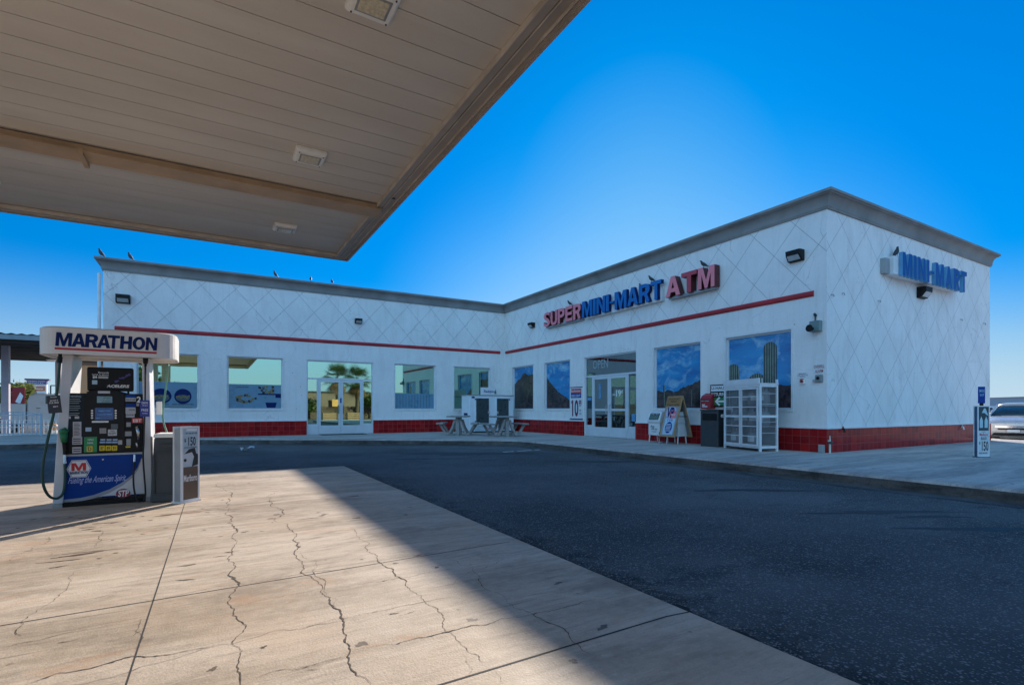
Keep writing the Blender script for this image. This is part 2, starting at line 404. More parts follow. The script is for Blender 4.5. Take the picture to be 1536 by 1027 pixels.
def asphalt(name, a=.046, b_=.112):
    m, t, b, o = nodes_of(name)
    p = pos(t)
    n1 = noise(t, p, .35, 5, .6); n2 = noise(t, p, 120, 2, .7); n3 = noise(t, p, 45, 3, .7); n4 = noise(t, pos(t, (.5, 1.5, 1)), .9, 6, .7, .5)
    v = t.nodes.new('ShaderNodeTexVoronoi'); v.inputs['Scale'].default_value = 75; t.links.new(p, v.inputs['Vector'])
    col = mixcol(t, ramp(t, n1, .38, .62), (a, a, a*1.02), (b_, b_, b_*1.02))
    col = mixcol(t, math_(t, 'MULTIPLY', ramp(t, n4, .56, .66), .65), col, (.018, .018, .018))
    sp = t.nodes.new('ShaderNodeSeparateXYZ'); t.links.new(p, sp.inputs[0])
    dx_ = math_(t, 'SUBTRACT', sp.outputs[0], 2.35); dy_ = math_(t, 'SUBTRACT', sp.outputs[1], 10.8)
    dd_ = math_(t, 'MAXIMUM', dx_, dy_)          # metres away from the slab
    nz = noise(t, p, 3.5, 8, .72, .4)
    edge = ramp(t, math_(t, 'ADD', dd_, math_(t, 'MULTIPLY', math_(t, 'SUBTRACT', nz, .5), -1.6)), .26, .02)
    col = mixcol(t, math_(t, 'MULTIPLY', edge, .8), col, (.012, .011, .010))
    n12 = noise(t, pos(t, (1.2, .35, 1)), .8, 6, .65, .3)
    col = mixcol(t, math_(t, 'MULTIPLY', ramp(t, n12, .54, .68), .5), col, (.105, .105, .105))
    for sc2, thr, amt, colr in ((75, .62, .9, (.30, .30, .305)), (38, .80, .85, (.27, .27, .27)), (110, .55, .5, (.12, .12, .12))):
        v2 = t.nodes.new('ShaderNodeTexVoronoi'); v2.inputs['Scale'].default_value = sc2; t.links.new(p, v2.inputs['Vector'])
        sep = t.nodes.new('ShaderNodeSeparateColor'); t.links.new(v2.outputs['Color'], sep.inputs[0])
        f = math_(t, 'MULTIPLY', math_(t, 'GREATER_THAN', sep.outputs[0], thr), ramp(t, v2.outputs[0], .45, .2))
        col = mixcol(t, math_(t, 'MULTIPLY', f, amt), col, colr)
    col = mixcol(t, math_(t, 'MULTIPLY', ramp(t, n3, .55, .8), .4), col, (.012, .012, .012))
    t.links.new(col, b.inputs['Base Color']); b.inputs['Roughness'].default_value = .8; b.inputs['Specular IOR Level'].default_value = .4
    bump(t, b, math_(t, 'ADD', v.outputs[0], n3), .8, .01)
    return m
M_ASPH = asphalt('asphalt')
M_WHITE = mk('white_paint', (.72, .73, .74), .45, var=.1)
M_WMET = mk('white_metal', (.70, .72, .74), .35, var=.08, vs=6)
M_BLACK = mk('black_plastic', (.010, .010, .011), .45, var=.3, spec=.2)
M_DGREY = mk('dark_grey_plastic', (.035, .04, .045), .5, var=.2, vs=8)
M_RUBBER = mk('black_rubber', (.015, .015, .015), .6)
M_GREY = mk('grey_metal', (.35, .36, .37), .4, .3)
M_STEEL = mk('brushed_steel', (.6, .6, .6), .28, .9)
M_ALU = mk('window_aluminium', (.62, .66, .70), .4, .15, var=.06)
M_RED = mk('red_paint', (.30, .008, .012), .4, var=.2)
M_DRED = mk('stripe_red', (.42, .020, .028), .55, var=.3, vs=2)
M_NAVY = mk('navy_print', (.002, .018, .11), .5, spec=.15)
M_BLUE = mk('blue_print', (.001, .045, .26), .4, spec=.15)
M_CORN = mk('cornice_grey', (.24, .235, .23), .7, var=.25, vs=1.5, bmp=.1, bs=30)
M_GREEN = mk('green_print', (.01, .20, .06), .45)
M_YEL = mk('yellow_print', (.75, .55, .02), .4)
M_TXTW = mk('white_print', (.78, .78, .78), .5, var=.03)
M_TXTK = mk('black_print', (.015, .015, .02), .5, var=.03)
M_PINK = mk('faded_red_acrylic', (.86, .22, .26), .4, var=.12, vs=2)
M_ACRED = mk('red_acrylic', (.50, .05, .07), .4, var=.1, vs=2)
M_RSIDE = mk('red_return', (.10, .012, .015), .5)
M_ACBLUE = mk('blue_acrylic', (.004, .13, .40), .35, var=.15, vs=2)
M_BSIDE = mk('blue_return', (.09, .22, .42), .45)
M_DARKIN = mk('dark_interior', (.03, .03, .032), .8)
M_TAN = mk('tan_print', (.35, .17, .05), .6, var=.2, vs=6)
M_WOOD = mk('plain_wood', (.42, .25, .12), .6, var=.3, vs=3, stretch=(6, 6, 1))
M_CREAM = mk('cream_plastic', (.86, .84, .78), .5, var=.1)
M_TIRE = mk('tyre', (.02, .02, .02), .75)
M_CHROME = mk('chrome', (.75, .75, .76), .12, 1.0, var=.02)
M_GLASSD = mk('car_glass', (.02, .035, .04), .05, 0, var=.1, spec=.9)

def pane_mat(name, fac, tint, trans, wav=.03):
    m, t, b, o = nodes_of(name); t.nodes.remove(b)
    gl = t.nodes.new('ShaderNodeBsdfGlossy'); gl.inputs['Color'].default_value = c4(tint); gl.inputs['Roughness'].default_value = .012
    tr = t.nodes.new('ShaderNodeBsdfTransparent'); tr.inputs[0].default_value = c4(trans)
    mx = t.nodes.new('ShaderNodeMixShader')
    fr = t.nodes.new('ShaderNodeFresnel'); fr.inputs[0].default_value = 1.5
    f = math_(t, 'MINIMUM', math_(t, 'ADD', fr.outputs[0], fac), 1.0)
    t.links.new(f, mx.inputs[0]); t.links.new(tr.outputs[0], mx.inputs[1]); t.links.new(gl.outputs[0], mx.inputs[2])
    t.links.new(mx.outputs[0], o.inputs[0])
    bp = t.nodes.new('ShaderNodeBump'); bp.inputs['Strength'].default_value = wav; bp.inputs['Distance'].default_value = .02
    t.links.new(noise(t, pos(t), .8, 2), bp.inputs['Height']); t.links.new(bp.outputs[0], gl.inputs['Normal'])
    return m
M_PANE = pane_mat('reflective_pane', .62, (.60, .86, .68), (.35, .45, .47))
M_PANE2 = pane_mat('door_pane', .22, (.8, .93, .95), (.6, .68, .68))
M_FILM = mk('frosted_film', (.13, .27, .38), .3, var=.1, vs=3)

# ================================================================ SETTING
def sheet(name, pts, z, m, thick=0.):
    b = MB(); n = len(pts)
    if thick:
        b.add([(x, y, z) for x, y in pts]+[(x, y, z-thick) for x, y in pts],
              [tuple(range(n)), tuple(range(2*n-1, n-1, -1))]+[(i, n+i, n+(i+1) % n, (i+1) % n) for i in range(n)])
    else: b.add([(x, y, z) for x, y in pts], [tuple(range(n))])
    return struct(b.build(name, m))
M_DESERT = concrete('desert_soil', (.30, .23, .16), (.22, .17, .12), (1, 1, 1), speck=.3)
sheet('ground', [(-900, -900), (900, -900), (900, 900), (-900, 900)], -.12, M_DESERT)
sheet('parking_lot', [(-60, -45), (70, -45), (70, 62), (-60, 62)], -.02, M_ASPH, .06)
PX, PY = 2.35, 10.8
pad = sheet('concrete_pad', [(-9.5, PY-.3), (-9.5, -12), (PX, -12), (PX, PY), (-3, PY-.12)][::-1] if False else [(-9.5, -12), (PX, -12), (PX, PY), (-3, PY-.15), (-9.5, PY-.3)], 0., M_PAD, .06)
# sidewalk with a kerb step
walk_pts = [(8.62, -9), (60, -9), (60, 5.2), (23.2, 5.2), (23.2, 31), (-3.4, 31), (-3.4, 27.5), (-34, 27.5), (-34, 20.8), (-.3, 20.65), (1.65, 19.3), (3.9, 17.85), (6.4, 16.05), (8.15, 14.85), (8.55, 14.3), (8.68, 13.6), (8.68, 8)]
def inset(pts, d):
    n = len(pts); out = []
    for i in range(n):
        p0, p1, p2 = Vector(pts[i-1]), Vector(pts[i]), Vector(pts[(i+1) % n])
        a = (p1-p0).normalized(); c = (p2-p1).normalized()
        na = Vector((-a.y, a.x)); nc = Vector((-c.y, c.x)); m_ = (na+nc)
        m_ = m_/(m_.length**2)*2 if m_.length > .1 else na
        out.append((p1.x+m_.x*d, p1.y+m_.y*d))
    return out
wi = inset(walk_pts, .16)
sheet('sidewalk', wi, .15, M_WALK, .3)
b = MB(); n = len(walk_pts); wo = inset(walk_pts, 0.); wm = inset(walk_pts, .025)
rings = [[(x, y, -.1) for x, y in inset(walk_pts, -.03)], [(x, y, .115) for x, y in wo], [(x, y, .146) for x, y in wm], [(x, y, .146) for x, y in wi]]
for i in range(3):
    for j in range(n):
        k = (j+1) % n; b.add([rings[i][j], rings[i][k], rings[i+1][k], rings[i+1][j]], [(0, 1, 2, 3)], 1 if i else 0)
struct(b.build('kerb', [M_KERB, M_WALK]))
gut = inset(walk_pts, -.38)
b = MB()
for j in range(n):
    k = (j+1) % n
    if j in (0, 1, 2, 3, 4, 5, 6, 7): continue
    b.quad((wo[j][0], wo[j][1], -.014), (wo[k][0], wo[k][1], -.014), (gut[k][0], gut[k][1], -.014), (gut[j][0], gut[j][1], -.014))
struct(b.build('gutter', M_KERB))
# joints in the sidewalk
b = MB()
M_JOINT = mk('joint_dark', (.035, .035, .035), .9)
def ribbon(b, pts, wd, z=.0012, jit=0., seed=1, mi=0):
    rnd = random.Random(seed); P_ = []
    if jit:                    # midpoint displacement keeps the wander broken up at every scale
        P_ = [Vector(p) for p in pts]
        while max((P_[i+1]-P_[i]).length for i in range(len(P_)-1)) > .03:
            q_ = [P_[0]]
            for i in range(len(P_)-1):
                d = P_[i+1]-P_[i]
                if d.length > .03: q_.append((P_[i]+P_[i+1])/2+Vector((-d.y, d.x))*rnd.uniform(-.13, .13))
                q_.append(P_[i+1])
            P_ = q_
    else: P_ = [Vector(p) for p in pts]
    m_ = len(P_); vs = []; ph = [rnd.uniform(0, 6.28) for _ in range(3)]; run = 0
    for i, p in enumerate(P_):
        if i: run += (P_[i]-P_[i-1]).length
        t = (P_[min(i+1, m_-1)]-P_[max(i-1, 0)]).normalized(); nn = Vector((-t.y, t.x))
        ww = wd*.5
        if jit:
            k_ = .5+.5*sin(run*2.1+ph[0])*sin(run*5.3+ph[1]); ww *= (.38+1.2*k_*k_)*rnd.uniform(.6, 1.3)*min(1, .25+min(i, m_-1-i)*.15)
            if rnd.random() < .025: ww *= 2.6
        vs += [(p.x+nn.x*ww, p.y+nn.y*ww, z), (p.x-nn.x*ww, p.y-nn.y*ww, z)]
    b.add(vs, [(2*i, 2*i+1, 2*i+3, 2*i+2) for i in range(m_-1)], mi)
for y in (-4, -1, 2, 5.2, 8.7, 11.6): ribbon(b, [(8.8, y), (12.24 if y > 6.6 else 23, y)], .012, .1515)
for x in (12.3, 15.4, 18.5, 21.6): ribbon(b, [(x, -8), (x, 6.5)], .012, .1515)
for x, y in ((1.9, 19.3), (4.1, 17.9), (6.5, 16.2)): ribbon(b, [(x, y), (x, 21.6)], .012, .1515)
ribbon(b, [(8.7, 14.6), (12.2, 17.5)], .012, .1515)
struct(b.build('sidewalk_joints', M_JOINT))

# pad joints and cracks, traced in photo pixels and laid on the ground
def g(u, v): return G(u, v, 0.)
def c3(pts): return [g(x/2.798, 660+y/2.798) for x, y in pts]
def c4_(pts): return [g(450+x/2.793, 660+y/2.793) for x, y in pts]
b = MB()
j1 = g(277, 758); j1b = g(189, 1027)
xj = (j1[0]+j1b[0])/2
ribbon(b, [g(278, 752), g(189, 1027), (g(189, 1027)[0]*1.0-.02, -4)], .007, .0012)
for v_ in ((0, 938), ):
    a = g(*v_); e = g(765, 812); ribbon(b, [(a[0]-3, a[1]+.0), a, e], .010, .0012)
ribbon(b, [(-6, g(1000, 924)[1]), g(665, 1025), g(1000, 924), (PX, g(1000, 924)[1]-.02)], .012, .0012)
ribbon(b, [(-9, 7.2), (-.1, 7.2)], .008, .0012)
struct(b.build('pad_joints', M_JOINT))
b = MB()
cr = [
 (c3([(930,175),(950,215),(950,280),(970,330),(975,400),(980,480),(990,530),(990,590),(965,650),(970,700),(1020,765),(1000,820),(975,850),(1010,900),(995,950),(1010,1027)]), .012),
 (c3([(1150,220),(1180,290),(1230,380),(1255,450),(1270,510),(1330,590),(1390,690),(1430,740),(1440,790),(1450,850)])+c4_([(185,830),(205,870),(210,940),(300,1020)]), .013),
 (c4_([(210,370),(270,450),(330,510),(400,570),(460,620),(540,690),(600,770),(650,820),(700,880),(770,930)]), .009),
 (c3([(0,870),(160,840),(330,800),(520,770),(640,745)]), .005),
 (c3([(90,1027),(250,975),(420,945),(560,905),(800,880),(970,855),(1150,800),(1300,780),(1420,760)]), .008),
 (c3([(300,1027),(560,965),(680,930),(780,900),(900,865)]), .005),
 (c3([(1000,1010),(1200,960),(1455,905)]), .006),
 (c3([(0,520),(180,500),(420,450),(700,430)]), .004),
 (c3([(640,670),(880,620),(1120,590),(1455,540)]), .005),
 (c3([(330,540),(290,580),(260,640),(180,700),(100,770),(90,820)]), .006),
 (c3([(820,710),(980,700),(1200,650),(1400,620)]), .005),
 (c3([(460,345),(420,400),(400,450)]), .005), (c3([(190,400),(100,470),(60,510)]), .004),
 (c3([(770,300),(900,290),(1150,265),(1330,250)]), .006),
 (c3([(600,745),(570,800),(590,850),(565,880)]), .005),
 (c4_([(0,640),(150,620),(300,595),(400,580),(550,550),(640,540)]), .006),
 (c4_([(0,785),(190,745),(330,715),(520,675),(640,655)]), .007),
 (c4_([(220,885),(400,855),(600,805),(760,775),(950,735),(1120,695),(1240,665)]), .007),
 (c4_([(0,950),(110,925),(190,910)]), .005),
 (c4_([(640,500),(750,590),(860,660),(990,740),(1150,850),(1240,910)]), .006),
 (c4_([(0,470),(60,560),(100,630),(160,720)]), .004),
 (c4_([(600,620),(760,540),(980,465)]), .005), (c4_([(680,890),(720,950),(700,985)]), .004), (c4_([(820,965),(850,1020)]), .006),
]
for i, (pl, wd) in enumerate(cr): ribbon(b, pl, wd*.62, .0018, 1, seed=i+3)
rn = random.Random(5)
for i in range(46):          # chips and short spalls along the pad
    x = rn.uniform(-2.6, 2.2); y = rn.uniform(1.4, 9.5); a = rn.uniform(-.5, .5)+(pi/2 if rn.random() < .25 else 0); l = rn.uniform(.03, .16)
    ribbon(b, [(x, y), (x+cos(a)*l, y+sin(a)*l)], rn.uniform(.004, .016), .002, .006, seed=40+i)
struct(b.build('pad_cracks', mk('crack_dark', (.085, .065, .05), .95)))
# oil / rust stains: thin ragged patches
def blotch(b, x, y, rx, ry, seed, z, rot=0., n=36):
    r = random.Random(seed); ph = [r.uniform(0, 6.28) for _ in range(6)]
    pts = []
    for i in range(n):
        a = 2*pi*i/n; k = 1+.28*sin(2*a+ph[0])+.2*sin(3*a+ph[1])+.16*sin(5*a+ph[2])+.14*sin(8*a+ph[3])+.1*r.uniform(-1, 1)
        px, py = rx*k*cos(a), ry*k*sin(a)
        pts.append((x+px*cos(rot)-py*sin(rot), y+px*sin(rot)+py*cos(rot), z))
    b.add(pts, [tuple(range(n))])
b = MB()
for i, (u, v, rx, ry) in enumerate([(115, 832, .16, .022), (92, 841, .10, .016), (86, 850, .05, .012), (135, 827, .16, .010), (160, 784, .10, .018), (136, 793, .04, .012), (245, 773, .10, .015), (270, 770, .16, .02), (300, 766, .18, .012), (320, 762, .12, .008), (343, 828, .03, .012), (330, 834, .04, .008), (467, 777, .10, .012), (10, 800, .06, .02), (530, 744, .07, .03), (395, 970, .015, .01), (590, 920, .02, .01)]):
    x, y = g(u, v); blotch(b, x, y, rx, ry, i, .0008, random.Random(i).uniform(-.15, .15))
struct(b.build('oil_stains', mk('oil_stain', (.085, .05, .03), .7, var=.4, vs=20)))
b = MB(); rn = random.Random(63)
for k in range(110):
    x, y = (rn.gauss(-.6, .9), rn.gauss(6.4, .9)) if k < 50 else (rn.uniform(-3, 2.2), rn.uniform(1.5, 10.5))
    if x > 2.2: continue
    q = rn.uniform(.006, .028); blotch(b, x, y, q*rn.uniform(1, 2.2), q, 500+k, .0005+.000004*k, rn.uniform(-.3, .3), 14)
struct(b.build('drip_spots', mk('drip_spot', (.17, .125, .09), .7, var=.4, vs=30)))
b = MB()
for k in range(70):
    x, y = rn.uniform(8.9, 12), rn.uniform(-1, 15); q = rn.uniform(.01, .03); blotch(b, x, y, q, q, 700+k, .1508+.000004*k, 0, 12)
struct(b.build('gum_spots', mk('gum_spot', (.10, .095, .09), .8)))
# tar stains, worn paint and grit on the asphalt
b = MB()
for i, (u, v, rx, ry) in enumerate([(700, 680, 1.5, .5), (640, 688, .8, .15), (1130, 735, .7, .12), (1330, 768, .9, .08), (1480, 793, .8, .07), (1400, 775, .5, .05), (900, 692, .9, .2)]):
    x, y = G(u, v, -.02); blotch(b, x, y, rx, ry, 90+i, -.0185, -.5)
struct(b.build('tar_stains', mk('tar_stain', (.016, .016, .018), .65, var=.3, vs=10)))
b = MB()
for seg in range(14):
    if seg % 5 == 3: continue
    x0, y0 = 6.95+seg*.13, 12.3+seg*.02; b.quad((x0, y0, -.018), (x0+.13, y0+.02, -.018), (x0+.12, y0+.10, -.018), (x0-.01, y0+.085, -.018))
struct(b.build('parking_stripe', mk('worn_paint', (.75, .75, .74), .7, var=.4, vs=12)))
b = MB()
for k in range(60):            # dirt line where the asphalt meets the pad
    y = -1+k*.2; ribbon(b, [(PX+.03, y), (PX+.03, y+.2)],   .06+.05*random.random(), -.0182, .02, seed=200+k)
struct(b.build('pad_edge_dirt', mk('edge_dirt', (.02, .018, .016), .95)))
b = MB()
rn = random.Random(11)
for k in range(420):
    if k < 260: x = PX+abs(rn.gauss(.12, .25)); y = rn.uniform(0.6, 11)
    else: x = 8.6-abs(rn.gauss(0, .18)); y = rn.uniform(-2, 13.5)
    r = rn.uniform(.004, .011); z = -.02
    b.add([(x-r, y-r*.7, z), (x+r, y-r*.6, z), (x+r*.6, y+r, z), (x-r*.8, y+r*.8, z), (x, y, z+r*1.2)], [(0, 1, 4), (1, 2, 4), (2, 3, 4), (3, 0, 4)])
o = b.build('loose_grit', mk('grit', (.16, .15, .14), .9)); o['kind'] = 'stuff'; o['label'] = 'loose grit lying along the pad edge and the kerb'

# ================================================================ BUILDING
XW, YW, YE = 12.3, 21.67, 6.58
XL, XR, YB = -3.07, 21.9, 31.0
SW = .15
ZT = 5.79; ZC = 6.19
LWF = F((0, YW, 0), (1, 0, 0), (0, -1, 0))
RWF = F((XW, 0, 0), (0, -1, 0), (-1, 0, 0))      # s = -y
EWF = F((0, YE, 0), (1, 0, 0), (0, -1, 0))
ROOT = thing('convenience_store', (XW, YW, SW), 'long white stucco L-shaped store with grey cornice, red band and red tiled base', 'building')

def wall(name, fr, a0, a1, z0, z1, holes, m, depth=.14):
    xs = sorted({a0, a1}|{h[0] for h in holes}|{h[1] for h in holes}); zs = sorted({z0, z1}|{h[2] for h in holes}|{h[3] for h in holes})
    b = MB()
    for i in range(len(xs)-1):
        for j in range(len(zs)-1):
            cx, cz = (xs[i]+xs[i+1])/2, (zs[j]+zs[j+1])/2
            if any(h[0] < cx < h[1] and h[2] < cz < h[3] for h in holes): continue
            b.quad(fr(xs[i], zs[j]), fr(xs[i+1], zs[j]), fr(xs[i+1], zs[j+1]), fr(xs[i], zs[j+1]))
    for h in holes:
        p = [(h[0], h[2]), (h[1], h[2]), (h[1], h[3]), (h[0], h[3])]
        for i in range(4):
            q, r = p[i], p[(i+1) % 4]
            b.quad(fr(q[0], q[1], 0), fr(r[0], r[1], 0), fr(r[0], r[1], -depth), fr(q[0], q[1], -depth))
    return b.build(name, m, ROOT)
WZ0, WZ1 = 1.15, 3.12
DZ1 = 3.12
lw_w = []
for u0, u1, v in ((205, 298, 530), (341, 424, 535), (592, 653, 545), (681, 735, 550)):
    lw_w.append((onY(u0, v, YW)[0], onY(u1, v, YW)[0]))
rw_w = []
for u0, u1 in ((769, 800), (817, 855), (981, 1051), (1089, 1187)):
    rw_w.append((-onX(u0, 600, XW)[0], -onX(u1, 600, XW)[0]))
LD = (onY(460, 600, YW)[0], onY(560, 600, YW)[0])
RD = (-onX(876, 600, XW)[0], -onX(954, 600, XW)[0])
TB = .70
lh = [(a, c, WZ0, WZ1) for a, c in lw_w]+[(LD[0], LD[1], SW, DZ1)]
rh = [(a, c, WZ0, WZ1) for a, c in rw_w]+[(RD[0], RD[1], SW, DZ1)]
wall('front_wall', LWF, XL, XW, SW, ZC-.02, lh, M_LW)
wall('front_wall', RWF, -YW, -YE, SW, ZC-.02, rh, M_RW)
wall('end_wall', EWF, XW, XR, SW, ZC-.02, [], M_EW)
b = MB()
b.quad((XL, YW, SW), (XL, YB, SW), (XL, YB, ZC-.02), (XL, YW, ZC-.02)); b.quad((XR, YE, SW), (XR, YB, SW), (XR, YB, ZC-.02), (XR, YE, ZC-.02))
b.quad((XL, YB, SW), (XR, YB, SW), (XR, YB, ZC-.02), (XL, YB, ZC-.02))
b.build('rear_wall', M_EW, ROOT)
b = MB()
b.add([(XL, YW, 5.85), (XW, YW, 5.85), (XW, YE, 5.85), (XR, YE, 5.85), (XR, YB, 5.85), (XL, YB, 5.85)], [(0, 1, 2, 3, 4, 5)])
b.build('roof', M_CORN, ROOT)
# dark shell inside so that the panes look into a room
b = MB()
zi = 3.6
room = [(XL+.2, YW+.2), (XW+.2, YW+.2), (XW+.2, YE+.2), (XR-.2, YE+.2), (XR-.2, YB-.2), (XL+.2, YB-.2)]
b.add([(x, y, zi) for x, y in room], [tuple(range(6))]); b.add([(x, y, SW+.002) for x, y in room], [tuple(range(6))])
b.build('interior', mk('interior_paint', (.20, .21, .20), .8), ROOT)
# tile base
T = .03
def base(fr, segs, m):
    for a, c in segs:
        b = MB(); b.fbox(fr, a, c, SW-.02, TB, -.02, T); b.build('tile_base', m, ROOT)
        b = MB(); b.fbox(fr, a, c, TB, TB+.035, -.02, T+.012); b.build('base_ledge', M_WHITE, ROOT)
base(LWF, [(XL, LD[0]), (LD[1], XW-T)], M_TX)
base(RWF, [(-YW+T, RD[0]), (RD[1], -YE+T)], M_TY)
base(EWF, [(XW+.001, XR)], M_TX)
# red band
for fr, a, c in ((LWF, onY(172, 488, YW)[0], onY(750, 529, YW)[0]), (RWF, -onX(759, 527, XW)[0], -onX(1221, 441, XW)[0])):
    b = MB(); rings = []
    for s_ in (a, c):
        rings.append([fr(s_, 3.89+.07*sin(t_), .0+.05*max(0, cos(t_))) for t_ in [(-pi/2)+pi*i/8 for i in range(9)]])
    b.loft(rings, closed=False, caps=False); b.add(rings[0], [tuple(range(9))]); b.add(rings[1], [tuple(range(8, -1, -1))])
    b.build('red_band', M_DRED, ROOT, smooth=False)
# cornice swept round the parapet
prof = [(0, ZT-.005), (.035, ZT), (.04, ZT+.035), (.05, ZT+.045)]+[(.05+.13*(1-cos(t_)), ZT+.05+.25*sin(t_)) for t_ in [pi/2*i/7 for i in range(1, 8)]]+[(.185, ZC-.075), (.215, ZC-.07), (.215, ZC-.015), (.20, ZC), (-.15, ZC), (-.15, ZC-.06)]
path = [((XL, YB), (-1, 1)), ((XL, YW), (-1, -1)), ((XW, YW), (-1, -1)), ((XW, YE), (-1, -1)), ((XR, YE), (1, -1)), ((XR, YB), (1, 1))]
rings = [[(p[0]+q[0]*d, p[1]+q[1]*d, z) for d, z in prof] for p, q in path]
b = MB(); b.loft(rings, closed=True, caps=True); b.build('cornice', M_CORN, ROOT)
b = MB(); b.tube([(XL-.12, YW+.1, SW), (XL-.12, YW+.1, 5.7)], .05, 8); b.build('downspout', M_WHITE, ROOT)

# ---- windows
def sky_print(name):
    m, t, b, o = nodes_of(name)
    p = pos(t, (1, 1, 1.6)); n = noise(t, p, 1.5, 8, .62, .9); n2 = noise(t, pos(t, (1, 1, 3)), .9, 6, .6, .4)
    col = mixcol(t, ramp(t, n2, .3, .75), (.004, .12, .36), (.02, .32, .64))
    col = mixcol(t, math_(t, 'MULTIPLY', ramp(t, n, .50, .72), .85), col, (.40, .66, .76))
    t.links.new(col, b.inputs['Base Color']); b.inputs['Roughness'].default_value = .22
    return m
def rock_print(name, a, c):
    m, t, b, o = nodes_of(name)
    n = noise(t, pos(t), 7, 9, .75, .4); n2 = noise(t, pos(t), 1.6, 5)
    col = mixcol(t, ramp(t, n, .4, .7), a, c); col = mixcol(t, ramp(t, n2, .4, .7), col, a)
    t.links.new(col, b.inputs['Base Color']); b.inputs['Roughness'].default_value = .25
    return m
M_SKYP = sky_print('printed_sky'); M_ROCK = rock_print('printed_rock', (.010, .012, .018), (.13, .085, .075)); M_ROCK2 = rock_print('printed_scrub', (.03, .022, .03), (.16, .10, .10))
def cactus_mat():
    m, t, b, o = nodes_of('printed_cactus')
    sp = t.nodes.new('ShaderNodeSeparateXYZ'); t.links.new(pos(t), sp.inputs[0])
    s_ = math_(t, 'SINE', math_(t, 'MULTIPLY', sp.outputs[1], 95)); f = ramp(t, s_, -.2, .9)
    col = mixcol(t, f, (.022, .05, .05), (.22, .27, .22)); col = mixcol(t, math_(t, 'MULTIPLY', ramp(t, noise(t, pos(t), 6, 5), .4, .7), .5), col, (.015, .03, .035))
    t.links.new(col, b.inputs['Base Color']); b.inputs['Roughness'].default_value = .25
    return m
M_CACT = cactus_mat()
def window(fr, a, c, z0, z1, m, label=None):
    f = MB(); t = .045
    f.fbox(fr, a, a+t, z0, z1, -.12, -.06); f.fbox(fr, c-t, c, z0, z1, -.12, -.06); f.fbox(fr, a+t, c-t, z0, z0+t, -.12, -.06); f.fbox(fr, a+t, c-t, z1-t, z1, -.12, -.06)
    wo_ = f.build('window', M_ALU, ROOT)
    if label: wo_['label'] = label
    p = MB(); p.fbox(fr, a+t, c-t, z0+t, z1-t, -.10, -.088); p.build('pane', m, wo_)
    s = MB()                       # painted stucco surround, a little proud
    e = .055
    s.fbox(fr, a-e, a, z0-e, z1+e, -.005, .012); s.fbox(fr, c, c+e, z0-e, z1+e, -.005, .012); s.fbox(fr, a, c, z0-e, z0, -.005, .014); s.fbox(fr, a, c, z1, z1+e, -.005, .012)
    s.build('surround', M_WHITE, wo_)
    sl = MB(); sl.fbox(fr, a, c, z0, z0+.02, -.06, .02); sl.build('sill', M_WHITE, wo_)
    return wo_
for i, (a, c) in enumerate(lw_w):
    wn = window(LWF, a, c, WZ0, WZ1, M_PANE)
    if i < 3:
        zf = (2.12, 2.1, 1.85)[i]
        p = MB(); p.fbox(LWF, a+.05, c-.05, WZ0+.05, zf, -.086, -.083); fo = p.build('frosted_film', M_FILM, wn)
        d = MB(); e = MB()
        if i == 0:
            for q, (s_, z_) in enumerate(((c-1.12, 1.62), (c-.48, 1.62))):
                d.disc(LWF, s_, z_, .30-.04*q, -.082, -.081, 28, rz=.27); e.disc(LWF, s_, z_-.06, .24-.03*q, -.080, -.079, 24, rz=.12)
                for k in range(7): e.disc(LWF, s_-.18+k*.06, z_-.02+.03*sin(k*2.3), .035, -.0785, -.0775, 8, mi=1)
            e.text(LWF, 'BURRITOS', c-1.36, c-.9, 1.31, 1.36, -.0775, mi=2); e.text(LWF, 'HOT SANDWICHES', c-.8, c-.16, 1.31, 1.36, -.0775, mi=2)
            e.fbox(LWF, c-1.2, c-.2, 1.22, 1.25, -.0775, -.076, 1)
        if i == 1:
            rr = random.Random(3)
            for k in range(26):
                an = rr.uniform(0, 6.28); e.disc(LWF, a+.62+.36*cos(an)*rr.uniform(.3, 1), 1.56+.13*sin(an), .045, -.080, -.079+.0003*k, 7, mi=(1 if k % 3 else 2))
            for k in range(24):
                e.disc(LWF, c-.55+rr.uniform(-.28, .28), 1.9+rr.uniform(-.12, .12), .045, -.080, -.079+.0003*k, 7, mi=(1 if k % 2 else 2))
            d.fbox(LWF, c-.85, c-.05, 1.71, 1.76, -.082, -.081); d.fbox(LWF, c-.25, c-.05, 1.60, 1.71, -.082, -.081)
            d.fpoly(LWF, [(c-.6, 1.42), (c-.2, 1.42), (c-.25, 1.22), (c-.55, 1.22)], -.082, -.081)
            e.text(LWF, 'fresh & hot', a+.3, a+.7, 1.97, 2.03, -.0775, mi=2)
        if i == 2:
            for k in range(12): d.fbox(LWF, a+.12+k*(c-a-.25)/12, a+.135+k*(c-a-.25)/12, WZ0+.07, zf-.05, -.082, -.081)
        if d.v: d.build('film_print', M_NAVY if i < 2 else M_DGREY, wn)
        if e.v: e.build('food_print', [mk('food_dark', (.05, .10, .12), .4), mk('food_tan', (.22, .17, .06), .4), M_TXTK], wn)
labs = ['window with a dark printed mountain peak', 'window with a printed mountain slope and blue sky', 'window with a printed low ridge, cloud and small saguaro', 'window with printed tall saguaro cacti under a blue sky']
